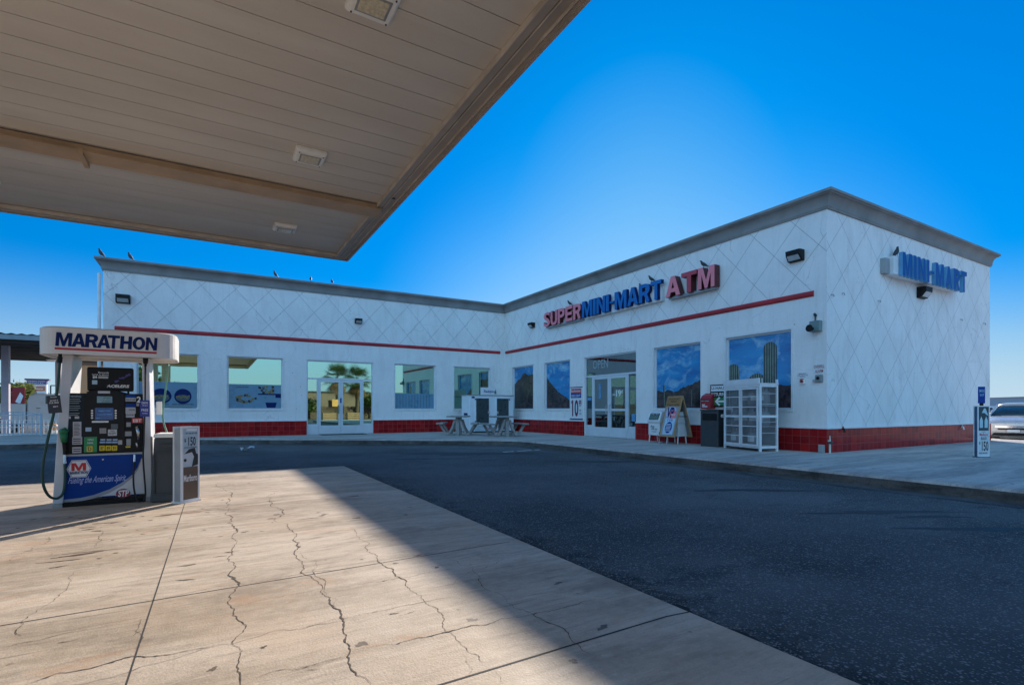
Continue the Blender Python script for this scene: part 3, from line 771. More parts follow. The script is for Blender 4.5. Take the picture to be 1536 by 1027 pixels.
for i, (a, c) in enumerate(rw_w):
    wn = window(RWF, a, c, WZ0, WZ1, M_SKYP, labs[i])
    W_ = c-a; X = lambda f: a+.05+f*(W_-.1); Z = lambda f: WZ0+.05+f*(WZ1-WZ0-.1)
    def poly(pts, m, d, nm='printed_scene'):
        rr = random.Random(len(pts)+i); out = []
        b_ = MB(); b_.fpoly(RWF, [(X(p), Z(q)) for p, q in pts], -.087, d); b_.build(nm, m, wn)
    def ridge(ctrl, k=40, amp=.012):
        rr = random.Random(i*7+int(ctrl[0][1]*100)); out = []
        for q in range(k+1):
            x = q/k
            for (x0, z0), (x1, z1) in zip(ctrl, ctrl[1:]):
                if x0 <= x <= x1: z = z0+(z1-z0)*(x-x0)/(x1-x0+1e-9); break
            out.append((x, max(.01, z+rr.uniform(-amp, amp))))
        return [(0, 0)]+out+[(1, 0)]
    if i == 0:
        poly(ridge([(0, .60), (.15, .70), (.32, .74), (.40, .84), (.55, .86), (.7, .80), (1, .82)]), M_ROCK, -.085)
        poly(ridge([(0, .05), (.4, .12), (.6, .16), (1, .06)]), M_ROCK2, -.083)
    if i == 1:
        poly(ridge([(0, .70), (.12, .60), (.3, .48), (.5, .36), (.75, .26), (1, .16)]), M_ROCK, -.085)
        poly(ridge([(0, .10), (.3, .15), (.6, .08), (1, .10)]), M_ROCK2, -.083)
    if i == 2:
        poly(ridge([(0, .30), (.15, .28), (.3, .30), (.42, .26), (.6, .33), (.8, .38), (1, .44)]), M_ROCK, -.085)
        poly(ridge([(0, .16), (.3, .12), (1, .03)]), M_ROCK2, -.0835)
        for (xx, ww, hh) in ((.17, .018, .36), (.8, .007, .26)):
            poly([(xx-ww, .02)]+[(xx+ww*cos(t_), hh+.03*sin(t_)) for t_ in [pi-pi*k/8 for k in range(9)]]+[(xx+ww, .02)], M_CACT, -.082)
    if i == 3:
        poly(ridge([(0, .18), (.5, .22), (.8, .30), (1, .30)]), M_ROCK2, -.085)
        for (xx, ww, hh, dd) in ((.07, .10, .60, -.083), (.34, .10, .38, -.083), (.47, .13, .44, -.082), (.68, .105, .86, -.081)):
            poly([(xx-ww, .0)]+[(xx+ww*cos(t_), hh-.05+.09*sin(t_)) for t_ in [pi-pi*k/12 for k in range(13)]]+[(xx+ww, .0)], M_CACT, dd)

# ---- entrances
def entrance(fr, a, c, pm, label):
    en = MB(); t = .05; W_ = c-a; zt = 2.36; side = W_*.155
    xl, xr = a+side+.02, c-side-.02
    en.fbox(fr, a, a+t, SW, DZ1, -.13, -.05); en.fbox(fr, c-t, c, SW, DZ1, -.13, -.05)
    en.fbox(fr, a+t, c-t, DZ1-t, DZ1, -.13, -.05); en.fbox(fr, a+t, c-t, zt, zt+.06, -.13, -.045)
    en.fbox(fr, xl-.03, xl+.02, SW, zt, -.13, -.045); en.fbox(fr, xr-.02, xr+.03, SW, zt, -.13, -.045)
    en.fbox(fr, a+t, xl-.03, SW, SW+.42, -.125, -.06); en.fbox(fr, xr+.03, c-t, SW, SW+.42, -.125, -.06)
    e = en.build('entrance', M_ALU, ROOT); e['label'] = label
    for q0, q1, z0, z1 in ((a+t, c-t, zt+.06, DZ1-t), (a+t, xl-.03, SW+.42, zt), (xr+.03, c-t, SW+.42, zt)):
        p = MB(); p.fbox(fr, q0, q1, z0, z1, -.10, -.09); p.build('pane', pm, e)
    mid = (xl+xr)/2
    for q0, q1, hs in ((xl+.025, mid-.004, mid-.09), (mid+.004, xr-.025, mid+.09)):
        d = MB(); s_ = .085
        d.fbox(fr, q0, q0+s_, SW+.01, zt-.01, -.10, -.04); d.fbox(fr, q1-s_, q1, SW+.01, zt-.01, -.10, -.04)
        d.fbox(fr, q0+s_, q1-s_, SW+.01, SW+.36, -.10, -.04); d.fbox(fr, q0+s_, q1-s_, zt-.10, zt-.01, -.10, -.04)
        if fr is RWF: d.fbox(fr, q0+s_, q1-s_, 1.10, 1.18, -.095, -.05)
        p = MB(); p.fbox(fr, q0+s_, q1-s_, SW+.36, zt-.10, -.078, -.068)
        h = MB(); h.tube([fr(hs, 1.0, -.04), fr(hs, 1.0, .03), fr(hs, 1.32, .03), fr(hs, 1.32, -.04)], .012, 8)
        do = d.build('door', M_ALU, ROOT); p.build('pane', pm, do); h.build('handle', M_DGREY if fr is LWF else M_STEEL, do)
    return e
e1 = entrance(LWF, LD[0], LD[1], M_PANE, 'mirror-glazed double door entrance of the side wing')
e2 = entrance(RWF, RD[0], RD[1], M_PANE2, 'main double door entrance with OPEN lettering above')
b = MB(); b.text(RWF, 'OPEN', RD[0]+.42, RD[0]+1.28, 2.66, 2.98, -.088, off=.02); b.build('open_lettering', mk('neon_tube_off', (.28, .34, .36), .4), e2)
dd = (RD[0]+RD[1])/2
b = MB(); b.text(RWF, '19', dd+.34, dd+.58, 1.6, 1.84, -.066, off=.02); b.text(RWF, '¢', dd+.60, dd+.68, 1.70, 1.84, -.066); b.text(RWF, 'ONLY', dd+.14, dd+.32, 1.64, 1.71, -.066); b.build('price_decal', M_TXTW, e2)
for q in ((dd-.60, dd-.50, 1.85, 2.1, -.067, -.065), (dd-.60, dd-.48, 1.55, 1.82, -.067, -.065), (RD[0]+.10, RD[0]+.33, 1.5, 1.6, -.088, -.086), (RD[1]-.30, RD[1]-.12, .75, 1.0, -.088, -.086)):
    b = MB(); b.fbox(RWF, *q); b.build('door_sticker', mk('sticker_blue', (.10, .30, .55), .4), e2)
b = MB(); b.fbox(LWF, (LD[0]+LD[1])/2-.03, (LD[0]+LD[1])/2+.03, 1.42, 1.62, -.038, -.036); b.build('door_sticker', M_BLUE, e1)
# shelves of goods seen through the main door
rs = random.Random(21)
for q, (sx, sy) in enumerate(((14.2, 13.6), (14.6, 14.9), (13.9, 15.9))):
    sh = thing('store_shelf', (sx, sy, SW), ('stocked white shelf dimly seen behind the right door leaf', 'stocked white shelf dimly seen behind the left door leaf', 'stocked white shelf dimly seen behind the left sidelight')[q], 'shelf', 'shelves inside the store')
    b = MB()
    for z in (.1, .5, .9, 1.3, 1.7): b.box(sx, sx+.4, sy-.5, sy+.5, SW+z, SW+z+.03)
    b.box(sx+.4, sx+.43, sy-.5, sy+.5, SW, SW+1.95); b.build('rack', M_WHITE, sh)
    cols = [mk('goods%d' % k, c, .5) for k, c in enumerate([(.4, .05, .03), (.5, .4, .05), (.05, .2, .4), (.45, .45, .42), (.08, .3, .1)])]
    g_ = MB()
    for z in (.1, .5, .9, 1.3, 1.7):
        y = sy-.48
        while y < sy+.42:
            ww = rs.uniform(.06, .12); hh = rs.uniform(.15, .3); g_.box(sx+.05, sx+.35, y, y+ww-.01, SW+z+.031, SW+z+.03+hh, rs.randrange(5)); y += ww
    o = g_.build('goods', cols, sh)
tag(recentre(MB().box(LD[0]+.45, LD[1]-.45, YW-.75, YW-.03, SW+.001, SW+.018).build('door_mat', M_RUBBER), (sum(LD)/2, YW-.4, SW)), 'thin black rubber mat in front of the mirror-glazed doors', 'door mat')

# ================================================================ CANOPY
CX0, CX1, CY0, CY1, CZ = -8.6, 3.0, -9.6, 13.3, 4.9
CR = thing('fuel_canopy', (-3, 5.5, 0), 'large pale fuel station canopy with panelled soffit covering the concrete pad', 'canopy')
def soffit_mat():
    m, t, b, o = nodes_of('soffit_panel')
    p = pos(t); ps = pos(t, (.4, 1.2, 1)); n = noise(t, ps, 1.0, 6, .6); n2 = noise(t, p, 22, 4, .7)
    sp = t.nodes.new('ShaderNodeSeparateXYZ'); t.links.new(p, sp.inputs[0])
    idx = math_(t, 'FLOOR', math_(t, 'DIVIDE', math_(t, 'SUBTRACT', sp.outputs[1], 4.06), .39))
    wn_ = t.nodes.new('ShaderNodeTexWhiteNoise'); wn_.noise_dimensions = '1D'; t.links.new(idx, wn_.inputs['W'])
    col = mixcol(t, ramp(t, n, .3, .7), (.62, .55, .47), (.73, .66, .57))
    col = mixcol(t, math_(t, 'MULTIPLY', wn_.outputs[0], .18), col, (.55, .46, .37))
    col = mixcol(t, math_(t, 'MULTIPLY', ramp(t, n2, .62, .8), .4), col, (.30, .2, .12))
    t.links.new(col, b.inputs['Base Color']); b.inputs['Roughness'].default_value = .55
    bump(t, b, n, .15, .02)
    return m
M_SOF = soffit_mat()
M_FASC = mk('canopy_fascia', (.44, .37, .30), .5, var=.18, vs=1.2, stretch=(1, 1, 1))
M_BEAM = mk('canopy_beam', (.52, .36, .22), .55, var=.2, vs=2)
b = MB(); y = CY1-.36; k = 0
SO = .34
ys = [CY1-SO]
while y > CY0+.6:
    nxt = y-.39; b.box(CX0+SO, CX1-SO, nxt+.006, y-.006, CZ+.05, CZ+.075); y = nxt
b.build('soffit', M_SOF, CR)
b = MB(); b.box(CX0+SO, CX1-SO, CY0+.3, CY1-SO, CZ+.09, CZ+.10); b.build('deck', M_BLACK, CR)
b = MB(); hh = .9          # fascia ring with drip edge and inner gutter lip
def ringbox(b, d0, d1, z0, z1):
    b.box(CX0+d0, CX1-d0, CY1-d1, CY1-d0, z0, z1); b.box(CX0+d0, CX1-d0, CY0+d0, CY0+d1, z0, z1)
    b.box(CX1-d1, CX1-d0, CY0+d1, CY1-d1, z0, z1); b.box(CX0+d0, CX0+d1, CY0+d1, CY1-d1, z0, z1)
ringbox(b, 0, .035, CZ-.02, CZ+hh); b.build('fascia', M_FASC, CR)
b = MB(); ringbox(b, .035, .07, CZ+.005, CZ+.06); ringbox(b, .07, .25, CZ+.02, CZ+.06); ringbox(b, .25, .34, CZ-.015, CZ+.09); b.build('edge_trim', M_FASC, CR)
b = MB(); ringbox(b, .085, .10, CZ-.004, CZ+.02); ringbox(b, .215, .23, CZ-.01, CZ+.02); ringbox(b, .34, .352, CZ-.03, CZ+.04); b.build('edge_lip', mk('trim_lip', (.66, .55, .44), .45, var=.25, vs=3), CR)
b = MB()
for k in range(26): b.box(CX1-.345, CX1-.245, CY1-.9-k*.86, CY1-.885-k*.86, CZ-.0165, CZ-.012)
b.build('trim_seam', M_BEAM, CR)
b = MB()
b.box(CX0+.35, CX1-.25, 9.45, 9.82, CZ-.08, CZ+.03); b.box(CX0+.35, CX1-.3, 9.41, 9.45, CZ-.08, CZ-.055)
b.box(-1.62, -1.56, 9.40, 9.9, CZ-.13, CZ-.04)
b.build('beam', M_BEAM, CR)
b = MB(); b.box(CX0+.35, CX1-.25, -6.2, -5.8, CZ-.10, CZ+.03); b.build('beam', M_BEAM, CR)
b = MB(); b.tube([(2.83, 9.0, CZ+.012), (2.83, 9.0, CZ+.019)], .03, 12); b.build('drain_hole', M_BLACK, CR)
b = MB(); b.add([(CX0, CY0, CZ+.8), (CX1, CY0, CZ+.8), (CX1, CY1, CZ+.8), (CX0, CY1, CZ+.8)], [(0, 1, 2, 3)]); b.build('roof', M_DGREY, CR)
for y in (5.5, -6.2):
    b = MB(); b.box(-3.35, -2.75, y-.25, y+.25, 0, CZ+.05); b.build('column', M_WHITE, CR, bevel=.03)
def canopy_light(x, y, label):
    r = thing('canopy_light', (x, y, CZ+.05), label, 'light fixture', 'square lights on the canopy soffit')
    b = MB(); z = CZ+.05
    s0, s1 = .215, .185
    b.loft([[(x-s0, y-s0, z), (x+s0, y-s0, z), (x+s0, y+s0, z), (x-s0, y+s0, z)], [(x-s0, y-s0, z-.05), (x+s0, y-s0, z-.05), (x+s0, y+s0, z-.05), (x-s0, y+s0, z-.05)], [(x-s1, y-s1, z-.085), (x+s1, y-s1, z-.085), (x+s1, y+s1, z-.085), (x-s1, y+s1, z-.085)]])
    b.build('housing', M_CREAM, r, bevel=.012)
    b = MB(); b.box(x-.125, x+.125, y-.105, y+.105, z-.100, z-.084); b.build('lens', mk('ribbed_lens', (.70, .62, .44), .2, var=.25, vs=30), r, bevel=.015)
    b = MB(); b.box(x-.145, x+.145, y-.125, y+.125, z-.092, z-.083); b.build('lens_rim', M_GREY, r)
    b = MB()
    for sx in (-1, 1):
        for sy in (-1, 1): b.tube([(x+sx*.165, y+sy*.165, z-.095), (x+sx*.165, y+sy*.165, z-.07)], .008, 6)
    b.build('screws', M_DGREY, r)
canopy_light(1.3, 4.74, 'square light on the canopy cut by the top of the photo')
canopy_light(1.28, 8.13, 'square canopy light on the near side of the tan beam')
canopy_light(1.34, 11.6, 'square canopy light beyond the tan beam, nearest the canopy corner')
canopy_light(-3.22, 11.5, 'square canopy light at the left edge of the photo beyond the beam')

# ================================================================ WALL FITTINGS
def wall_light(fr, a, z, wd, label, kind=0):
    p = fr(a, z, 0); r = thing('wall_light', tuple(p), label, 'wall light', 'wall pack lights on the store')
    h = wd*.36
    b = MB(); b.loft([[fr(a-wd*.5, z-h, .0), fr(a+wd*.5, z-h, .0), fr(a+wd*.5, z+h, .0), fr(a-wd*.5, z+h, .0)],
                      [fr(a-wd*.5, z-h*.9, .10), fr(a+wd*.5, z-h*.9, .10), fr(a+wd*.5, z+h, .16), fr(a-wd*.5, z+h, .16)],
                      [fr(a-wd*.45, z+h*.1, .22), fr(a+wd*.45, z+h*.1, .22), fr(a+wd*.48, z+h*.95, .22), fr(a-wd*.48, z+h*.95, .22)]])
    b.build('housing', M_BLACK, r, bevel=.008)
    b = MB(); b.loft([[fr(a-wd*.4, z-h*.75, .105), fr(a+wd*.4, z-h*.75, .105), fr(a+wd*.4, z+h*.05, .195), fr(a-wd*.4, z+h*.05, .195)],
                      [fr(a-wd*.4, z-h*.8, .125), fr(a+wd*.4, z-h*.8, .125), fr(a+wd*.38, z+h*.0, .215), fr(a-wd*.38, z+h*.0, .215)]])
    b.build('lens', mk('pale_lens', (.45, .5, .52), .2), r)
lx, lz = onY(185, 449, YW); wall_light(LWF, lx, lz, .40, 'wide black wall light near the far left end of the store')
lx, lz = onY(537, 482, YW); wall_light(LWF, lx, lz, .28, 'small black wall light above the mirror-glazed side entrance')
ly, lz = onX(800, 488, XW); wall_light(RWF, -ly, lz, .30, 'black wall light just left of the red SUPER letters')
ly, lz = onX(1196, 385, XW); wall_light(RWF, -ly, lz, .36, 'black wall light high by the right front corner of the store')
lx, lz = onY(1380, 440, YE); wall_light(EWF, lx, lz, .42, 'black wall light under the blue letters on the end wall')

# ---- channel letter signs
def letters(root, fr, word, a0, a1, z0, z1, d0, d1, face, side, gap=.04, widths=None, faces=None):
    wd = widths or {}
    tot = sum(wd.get(ch, 1.) for ch in word); free = (a1-a0)-gap*(len(word)-1); x = a0
    for i, ch in enumerate(word):
        w_ = free*wd.get(ch, 1.)/tot
        b = MB(); zz0, zz1 = (z0, z1) if ch != '-' else (z0+(z1-z0)*.42, z0+(z1-z0)*.55)
        if ch in GLY: b.glyph(fr, ch, x, x+w_, zz0, zz1, d0, d1, 0, 1)
        else: b.text(fr, ch, x, x+w_, zz0, zz1, d0, off=.02, thick=d1-d0, mi=0, side=1)
        fc = faces[i] if faces else face
        b.build('letter', [fc, side], root); x += w_+gap
WD = {'I': .34, '-': .45, 'M': 1.25, 'A': 1.05, 'T': .95}
def sgn(nm, label, a, z): return thing(nm, tuple(RWF(a, z, 0)), label, 'sign')
r = sgn('channel_letter_sign', 'faded pink red SUPER channel letters on the front wall', -18.0, 4.6)
letters(r, RWF, 'SUPER', -18.0, -15.5, 4.60, 5.19, .04, .20, M_PINK, M_RSIDE)
b = MB(); b.fbox(RWF, -17.9, -15.5, 4.55, 4.62, .0, .13); b.build('raceway', M_GREY, r)
r = sgn('channel_letter_sign', 'dark blue MINI-MART channel letters between the two red words on the front wall', -15.3, 4.6)
letters(r, RWF, 'MINI-MART', -15.36, -11.42, 4.60, 5.19, .12, .24, M_ACBLUE, M_NAVY, widths=WD)
b = MB(); b.fbox(RWF, -15.2, -11.5, 4.55, 4.98, .0, .11); b.build('raceway', M_WHITE, r)
r = sgn('channel_letter_sign', 'pink and red ATM channel letters, rightmost on the front wall', -11.15, 4.6)
letters(r, RWF, 'ATM', -11.22, -9.45, 4.57, 5.17, .04, .26, M_PINK, M_RSIDE, faces=[M_PINK, M_ACRED, M_PINK])
b = MB(); b.fbox(RWF, -11.2, -9.5, 4.52, 4.59, .0, .14); b.build('raceway', M_GREY, r)
r = thing('channel_letter_sign', tuple(EWF(15.0, 4.5, 0)), 'bright blue MINI-MART channel letters on a white cabinet on the end wall', 'sign')
letters(r, EWF, 'MINI-MART', 15.22, 19.15, 4.57, 5.17, .22, .31, mk('blue_face', (.001, .075, .30), .4, spec=.2), mk('pale_return', (.10, .30, .50), .5), gap=.10, widths=WD)
b = MB(); b.fbox(EWF, 14.98, 18.9, 4.60, 5.06, .0, .215); b.build('cabinet', M_WHITE, r, bevel=.008)
b = MB(); b.fbox(EWF, 14.76, 14.98, 4.62, 5.0, .0, .12); b.build('cabinet_end', M_GREY, r)

# ---- pigeons
M_BIRD = mk('pigeon_grey', (.03, .032, .04), .6, var=.4, vs=25)
def make_pigeon(label):
    r = thing('pigeon', (0, 0, 0), label, 'bird', 'pigeons perched on the store')
    st = [(-.19, .045, .022, .005), (-.13, .07, .028, .012), (-.07, .10, .045, .035), (-.01, .125, .058, .055), (.04, .155, .055, .056), (.075, .19, .04, .043), (.095, .225, .029, .032), (.112, .247, .027, .028), (.130, .250, .019, .020), (.143, .246, .008, .009), (.165, .238, .001, .002)]
    rings = []
    for i, (x, z, ry, rz_) in enumerate(st):
        a = st[max(0, i-1)]; c = st[min(len(st)-1, i+1)]; t = math.atan2(c[1]-a[1], c[0]-a[0])
        rings.append([(x-sin(t)*rz_*sin(q), ry*cos(q), z+cos(t)*rz_*sin(q)) for q in [2*pi*k/12 for k in range(12)]])
    b = MB(); b.loft(rings); b.build('body', M_BIRD, r, smooth=True)
    for s_ in (-1, 1):
        b = MB(); b.tube([(.0, s_*.02, .09), (.005, s_*.022, .03), (.0, s_*.022, .005), (.03, s_*.022, .004)], .005, 5); b.build('leg', mk('bird_leg', (.25, .06, .05), .6), r)
    return r
pig = make_pigeon('dark pigeon on the cornice at the very left corner of the roof')
def birdpt(fr_y, u): return onY(u, 400, fr_y)[0]
yb = YW-.12
spots = [(birdpt(yb, 150), yb, ZC, 2.9, 1.1, None), (birdpt(yb, 194), yb, ZC, 2.6, 1.1, 'second pigeon from the left on the roof cornice'),
         (birdpt(yb, 412), yb, ZC, 2.5, 1.05, 'pigeon on the cornice in the middle of the side wing, leaning back'),
         (birdpt(yb, 466), yb, ZC, 1.4, .95, 'small upright pigeon, left of the close pair on the side wing cornice'), (birdpt(yb, 498), yb, ZC, 1.7, .95, 'small upright pigeon nearest the canopy corner on the cornice')]
for y, z, a, lb in ((onX(855, 460, XW-.12)[0], 5.2, 1.9, 'tiny pigeon standing on the E of SUPER'), (onX(975, 430, XW-.2)[0], 5.2, 2.2, 'pigeon on top of the R of the blue letters on the front'), (onX(966, 433, XW-.15)[0]+.12, 5.02, 3.0, 'low dark pigeon behind the A of the blue front letters'), (onX(1056, 400, XW-.12)[0], 5.18, 2.0, 'black pigeon on the M of ATM')):
    spots.append((XW-.14, y, z, a, 1.0, lb))
spots.append((onY(1351, 375, YE-.2)[0], YE-.12, 5.09, -.15, 1.15, 'dark pigeon above the M of the blue end wall sign'))
for i, (x, y, z, a, s_, lb) in enumerate(spots):
    o = pig if i == 0 else dup(pig, (0, 0, 0), 0, lb)
    s_ *= .85; o.location = (x, y, z); o.rotation_euler = (0, -.35 if i in (0, 1, 2, 9) else -.1, a); o.scale = (s_,)*3

# ---- alarm bell, small signs, boxes on the front wall
ay, az = onX(1225, 490, XW)
r = thing('alarm_box', (XW, ay, az), 'grey green alarm box with a black horn near the front corner', 'alarm')
A0 = -ay
b = MB(); b.fbox(RWF, A0-.11, A0+.13, az-.12, az+.13, 0, .12); b.build('housing', mk('alarm_grey', (.16, .24, .24), .5), r, bevel=.01)
b = MB(); b.tube([RWF(A0-.03, az-.05, .10), RWF(A0-.03, az-.05, .2), RWF(A0-.03, az-.05, .26)], [.03, .05, .085], 14); b.build('horn', M_BLACK, r)
b = MB(); b.tube([RWF(A0-.02, az+.12, .03), RWF(A0-.02, az+.26, .02)], .018, 6); b.tube([RWF(A0-.02, az+.26, .0), RWF(A0-.02, az+.30, .06)], .03, 8); b.build('conduit', M_DGREY, r)
oy = (onX(1221, 552, XW)[0]+onX(1237, 552, XW)[0])/2
_, z1 = onX(1229, 546, XW); _, z0 = onX(1229, 560, XW)
r = thing('small_sign', (XW, oy, z0), 'white OVERFILL ALARM sign with red letters near the corner', 'sign')
b = MB(); b.fbox(RWF, -oy-.14, -oy+.14, z0, z1, .001, .008); b.build('plate', M_WHITE, r)
b = MB(); zm = (z0+z1)/2; b.text(RWF, 'OVERFILL', -oy-.12, -oy+.12, zm+.015, z1-.02, .0095); b.text(RWF, 'ALARM', -oy-.09, -oy+.09, z0+.02, zm-.015, .0095); b.build('lettering', M_RED, r)
r = thing('reset_box', (XW, oy, z0-.2), 'grey electrical box under the OVERFILL ALARM sign', 'electrical box')
b = MB(); b.fbox(RWF, -oy-.07, -oy+.09, z0-.2, z0-.03, 0, .06); b.build('housing', mk('alarm_grey2', (.22, .26, .27), .5), r, bevel=.012)
b = MB(); b.disc(RWF, -oy+.0, z0-.11, .035, .06, .075); b.build('button', M_BLACK, r)
b = MB(); b.fbox(RWF, -oy-.13, -oy-.07, z0-.2, z0-.14, 0, .05); b.build('socket', M_GREY, r)
ey = onX(1204.5, 563, XW)[0]; _, ez = onX(1204.5, 563, XW)
r = thing('small_sign', (XW, ey, ez-.06), 'small white notice with three blue lines above the red button', 'sign')
b = MB(); b.fbox(RWF, -ey-.14, -ey+.14, ez-.06, ez+.07, .001, .007); b.build('plate', M_WHITE, r)
b = MB(); b.text(RWF, 'EMERGENCY', -ey-.10, -ey+.09, ez+.03, ez+.055, .0085); b.text(RWF, 'FUEL SHUT OFF', -ey-.125, -ey+.125, ez-.01, ez+.015, .0085); b.text(RWF, 'SWITCH', -ey-.07, -ey+.06, ez-.045, ez-.022, .0085); b.build('lettering', M_NAVY, r)
r = thing('emergency_switch', (XW, ey, ez-.22), 'small pale box with a red button under the notice', 'switch')
b = MB(); b.fbox(RWF, -ey-.05, -ey+.06, ez-.21, ez-.08, 0, .05); b.build('housing', M_CREAM, r, bevel=.01)
b = MB(); b.disc(RWF, -ey, ez-.14, .035, .05, .08); b.fbox(RWF, -ey-.05, -ey+.05, ez-.10, ez-.08, .05, .056); b.build('button', M_RED, r)
# hose bib group at the foot of the corner
hx, hy = XW-.08, YE+.02
r = thing('water_tap', (hx, hy, SW), 'small grey meter box and tap at the foot of the front corner', 'water tap')
b = MB(); b.box(hx-.09, hx+.02, hy-.02, hy+.09, SW, SW+.19); b.build('box', M_GREY, r, bevel=.015)
b = MB(); b.tube([(hx+.06, hy-.10, SW), (hx+.06, hy-.10, SW+.26), (hx+.08, hy-.05, SW+.28)], .022, 8); b.tube([(hx+.06, hy-.10, SW+.26), (hx+.06, hy-.10, SW+.40)], [.02, .008], 8); b.build('pipe', mk('pale_brass', (.6, .58, .5), .4), r)
b = MB(); b.tube([(hx+.02, hy-.12, SW+.24), (hx+.10, hy-.12, SW+.24)], .03, 8); b.build('valve', M_DGREY, r)
for u, v, lb in ((1261, 643, 'dark little hose tap on the tile ledge just right of the corner'), (1440, 640, 'pale little tap on the red tiles at the far end of the end wall')):
    x, z = onY(u, v, YE); r = thing('hose_tap', (x, YE, z), lb, 'water tap', 'little taps on the end wall')
    b = MB(); b.tube([(x, YE, z), (x, YE-.08, z), (x, YE-.09, z-.08)], .022, 7); b.build('spout', M_BLACK if u < 1300 else M_WHITE, r)
    b = MB(); b.disc(EWF, x, z+.03, .035, .05, .06, 8); b.build('handle', M_RED if u < 1300 else M_GREY, r)
for u, v in ((1247, 442), (1263, 440), (1317, 451), (1440, 479), (1475, 485)):
    x, z = onY(u, v, YE); b = MB(); b.tube([(x, YE, z), (x+.0, YE-.05, z), (x+.02, YE-.05, z-.05)], .014, 6)
    tag(recentre(b.build('wall_hook', M_GREY), (x, YE, z)), {1247: 'small metal hook nearest the corner edge on the end wall', 1263: 'second small metal hook from the corner on the end wall', 1317: 'small metal hook lower right of the first two on the end wall', 1440: 'small metal hook below the last blue letters on the end wall', 1475: 'small metal hook by the far edge of the end wall'}[u], 'hook', 'old hooks on the end wall')

# ---- price poster by the door
py0, pz1 = onX(856, 583, XW); py1, pz0 = onX(874, 628, XW)
a0, a1 = -py0, -py1; z0, z1 = .80, 2.0
r = thing('price_poster', (XW, (py0+py1)/2, z0), 'white price poster reading 10 99 on the wall left of the main door', 'poster')
b = MB(); b.fbox(RWF, a0, a1, z0, z1, .002, .02); b.build('board', M_WHITE, r)
b = MB(); b.fbox(RWF, a0, a1, z1-.0, z1+.03, .0, .03); b.fbox(RWF, a0-.02, a1+.02, z0-.04, z0, .0, .03); b.build('rail', M_NAVY, r)
b = MB(); b.fbox(RWF, a0+.04, a1-.06, z1-.22, z1-.04, .02, .022); b.build('red_panel', M_ACRED, r)
b = MB(); b.fbox(RWF, a0+.04, a1-.06, z1-.40, z1-.22, .02, .022); b.build('blue_panel', M_BLUE, r)
b = MB(); b.text(RWF, 'Budweiser', a0+.07, a1-.09, z1-.17, z1-.08, .0235); b.text(RWF, 'BUD LIGHT', a0+.09, a1-.11, z1-.36, z1-.27, .0235); b.build('brand_lettering', M_TXTW, r)
b = MB(); b.text(RWF, '10', a0+.12, a0+.52, z0+.08, z1-.47, .0215, off=.03); b.text(RWF, '99', a0+.55, a1-.05, z0+.45, z1-.48, .0215, off=.03); b.text(RWF, '$', a0+.04, a0+.12, z1-.62, z1-.5, .0215); b.build('price', mk('price_red', (.12, .01, .06), .5), r)
b = MB(); b.text(RWF, '24 PK', a0+.58, a1-.06, z0+.28, z0+.36, .0215); b.text(RWF, 'CANS', a0+.58, a1-.06, z0+.15, z0+.23, .0215); b.build('small_print', M_NAVY, r)
# ---- returns sign and key drop
_, z1 = onX(1070, 577, XW); _, z0 = onX(1070, 610, XW)
ya = onX(1067, 590, XW)[0]; a0 = -ya; a1 = a0+.58
r = thing('returns_sign', (XW, ya-.29, z0), 'black and green RETURNS sign with a white arrow pointing left', 'sign')
b = MB(); b.fbox(RWF, a0, a1, z0, z1, .0, .05); b.build('cabinet', M_BLACK, r)
b = MB(); b.fbox(RWF, a0+.03, a1-.03, z1-.19, z1-.03, .05, .053); b.build('white_band', M_WHITE, r)
b = MB(); b.text(RWF, 'U-HAUL', a0+.05, a1-.05, z1-.14, z1-.06, .0545, off=.02); b.build('band_lettering', M_TXTK, r)
b = MB(); b.text(RWF, 'RETURNS', a0+.04, a1-.04, z1-.32, z1-.23, .051, off=.02); b.build('lettering', M_TXTW, r)
b = MB(); b.fbox(RWF, a0+.10, a1-.03, z0+.04, z1-.36, .05, .053); b.build('green_panel', M_GREEN, r)
b = MB(); q = (z0+z1-.32)/2; cx = a0+.16
b.fpoly(RWF, [(cx, q), (cx+.14, q+.13), (cx+.14+.04, q+.09), (cx+.09, q+.025), (cx+.30, q+.025), (cx+.30, q-.025), (cx+.09, q-.025), (cx+.18, q-.09), (cx+.14, q-.13)], .053, .056); b.build('arrow', M_TXTW, r)
yk0 = onX(1053, 600, XW-.15)[0]; a0 = -yk0; kz0, kz1 = 1.17, 1.56
r = thing('key_drop_box', (XW, yk0-.17, kz0), 'red key drop box left of the green RETURNS sign', 'drop box')
b = MB(); b.loft([[RWF(a0, kz0, d), RWF(a0+.34, kz0, d), RWF(a0+.34, t_, d), RWF(a0, t_, d)] for d, t_ in ((0, kz1+.06), (.16, kz1-.02), (.22, kz1-.1))]); b.build('body', mk('key_red', (.36, .02, .03), .4), r, bevel=.012)
b = MB(); b.text(RWF, 'KEY DROP', a0+.04, a0+.30, kz0+.21, kz0+.27, .222); b.fbox(RWF, a0+.06, a0+.24, kz0+.05, kz0+.08, .22, .223); b.fbox(RWF, a0+.06, a0+.16, kz0+.1, kz0+.13, .22, .223); b.build('lettering', M_TXTW, r)
b = MB(); b.fbox(RWF, a0+.03, a0+.31, kz1-.15, kz1-.12, .20, .235); b.build('flap', M_DGREY, r)

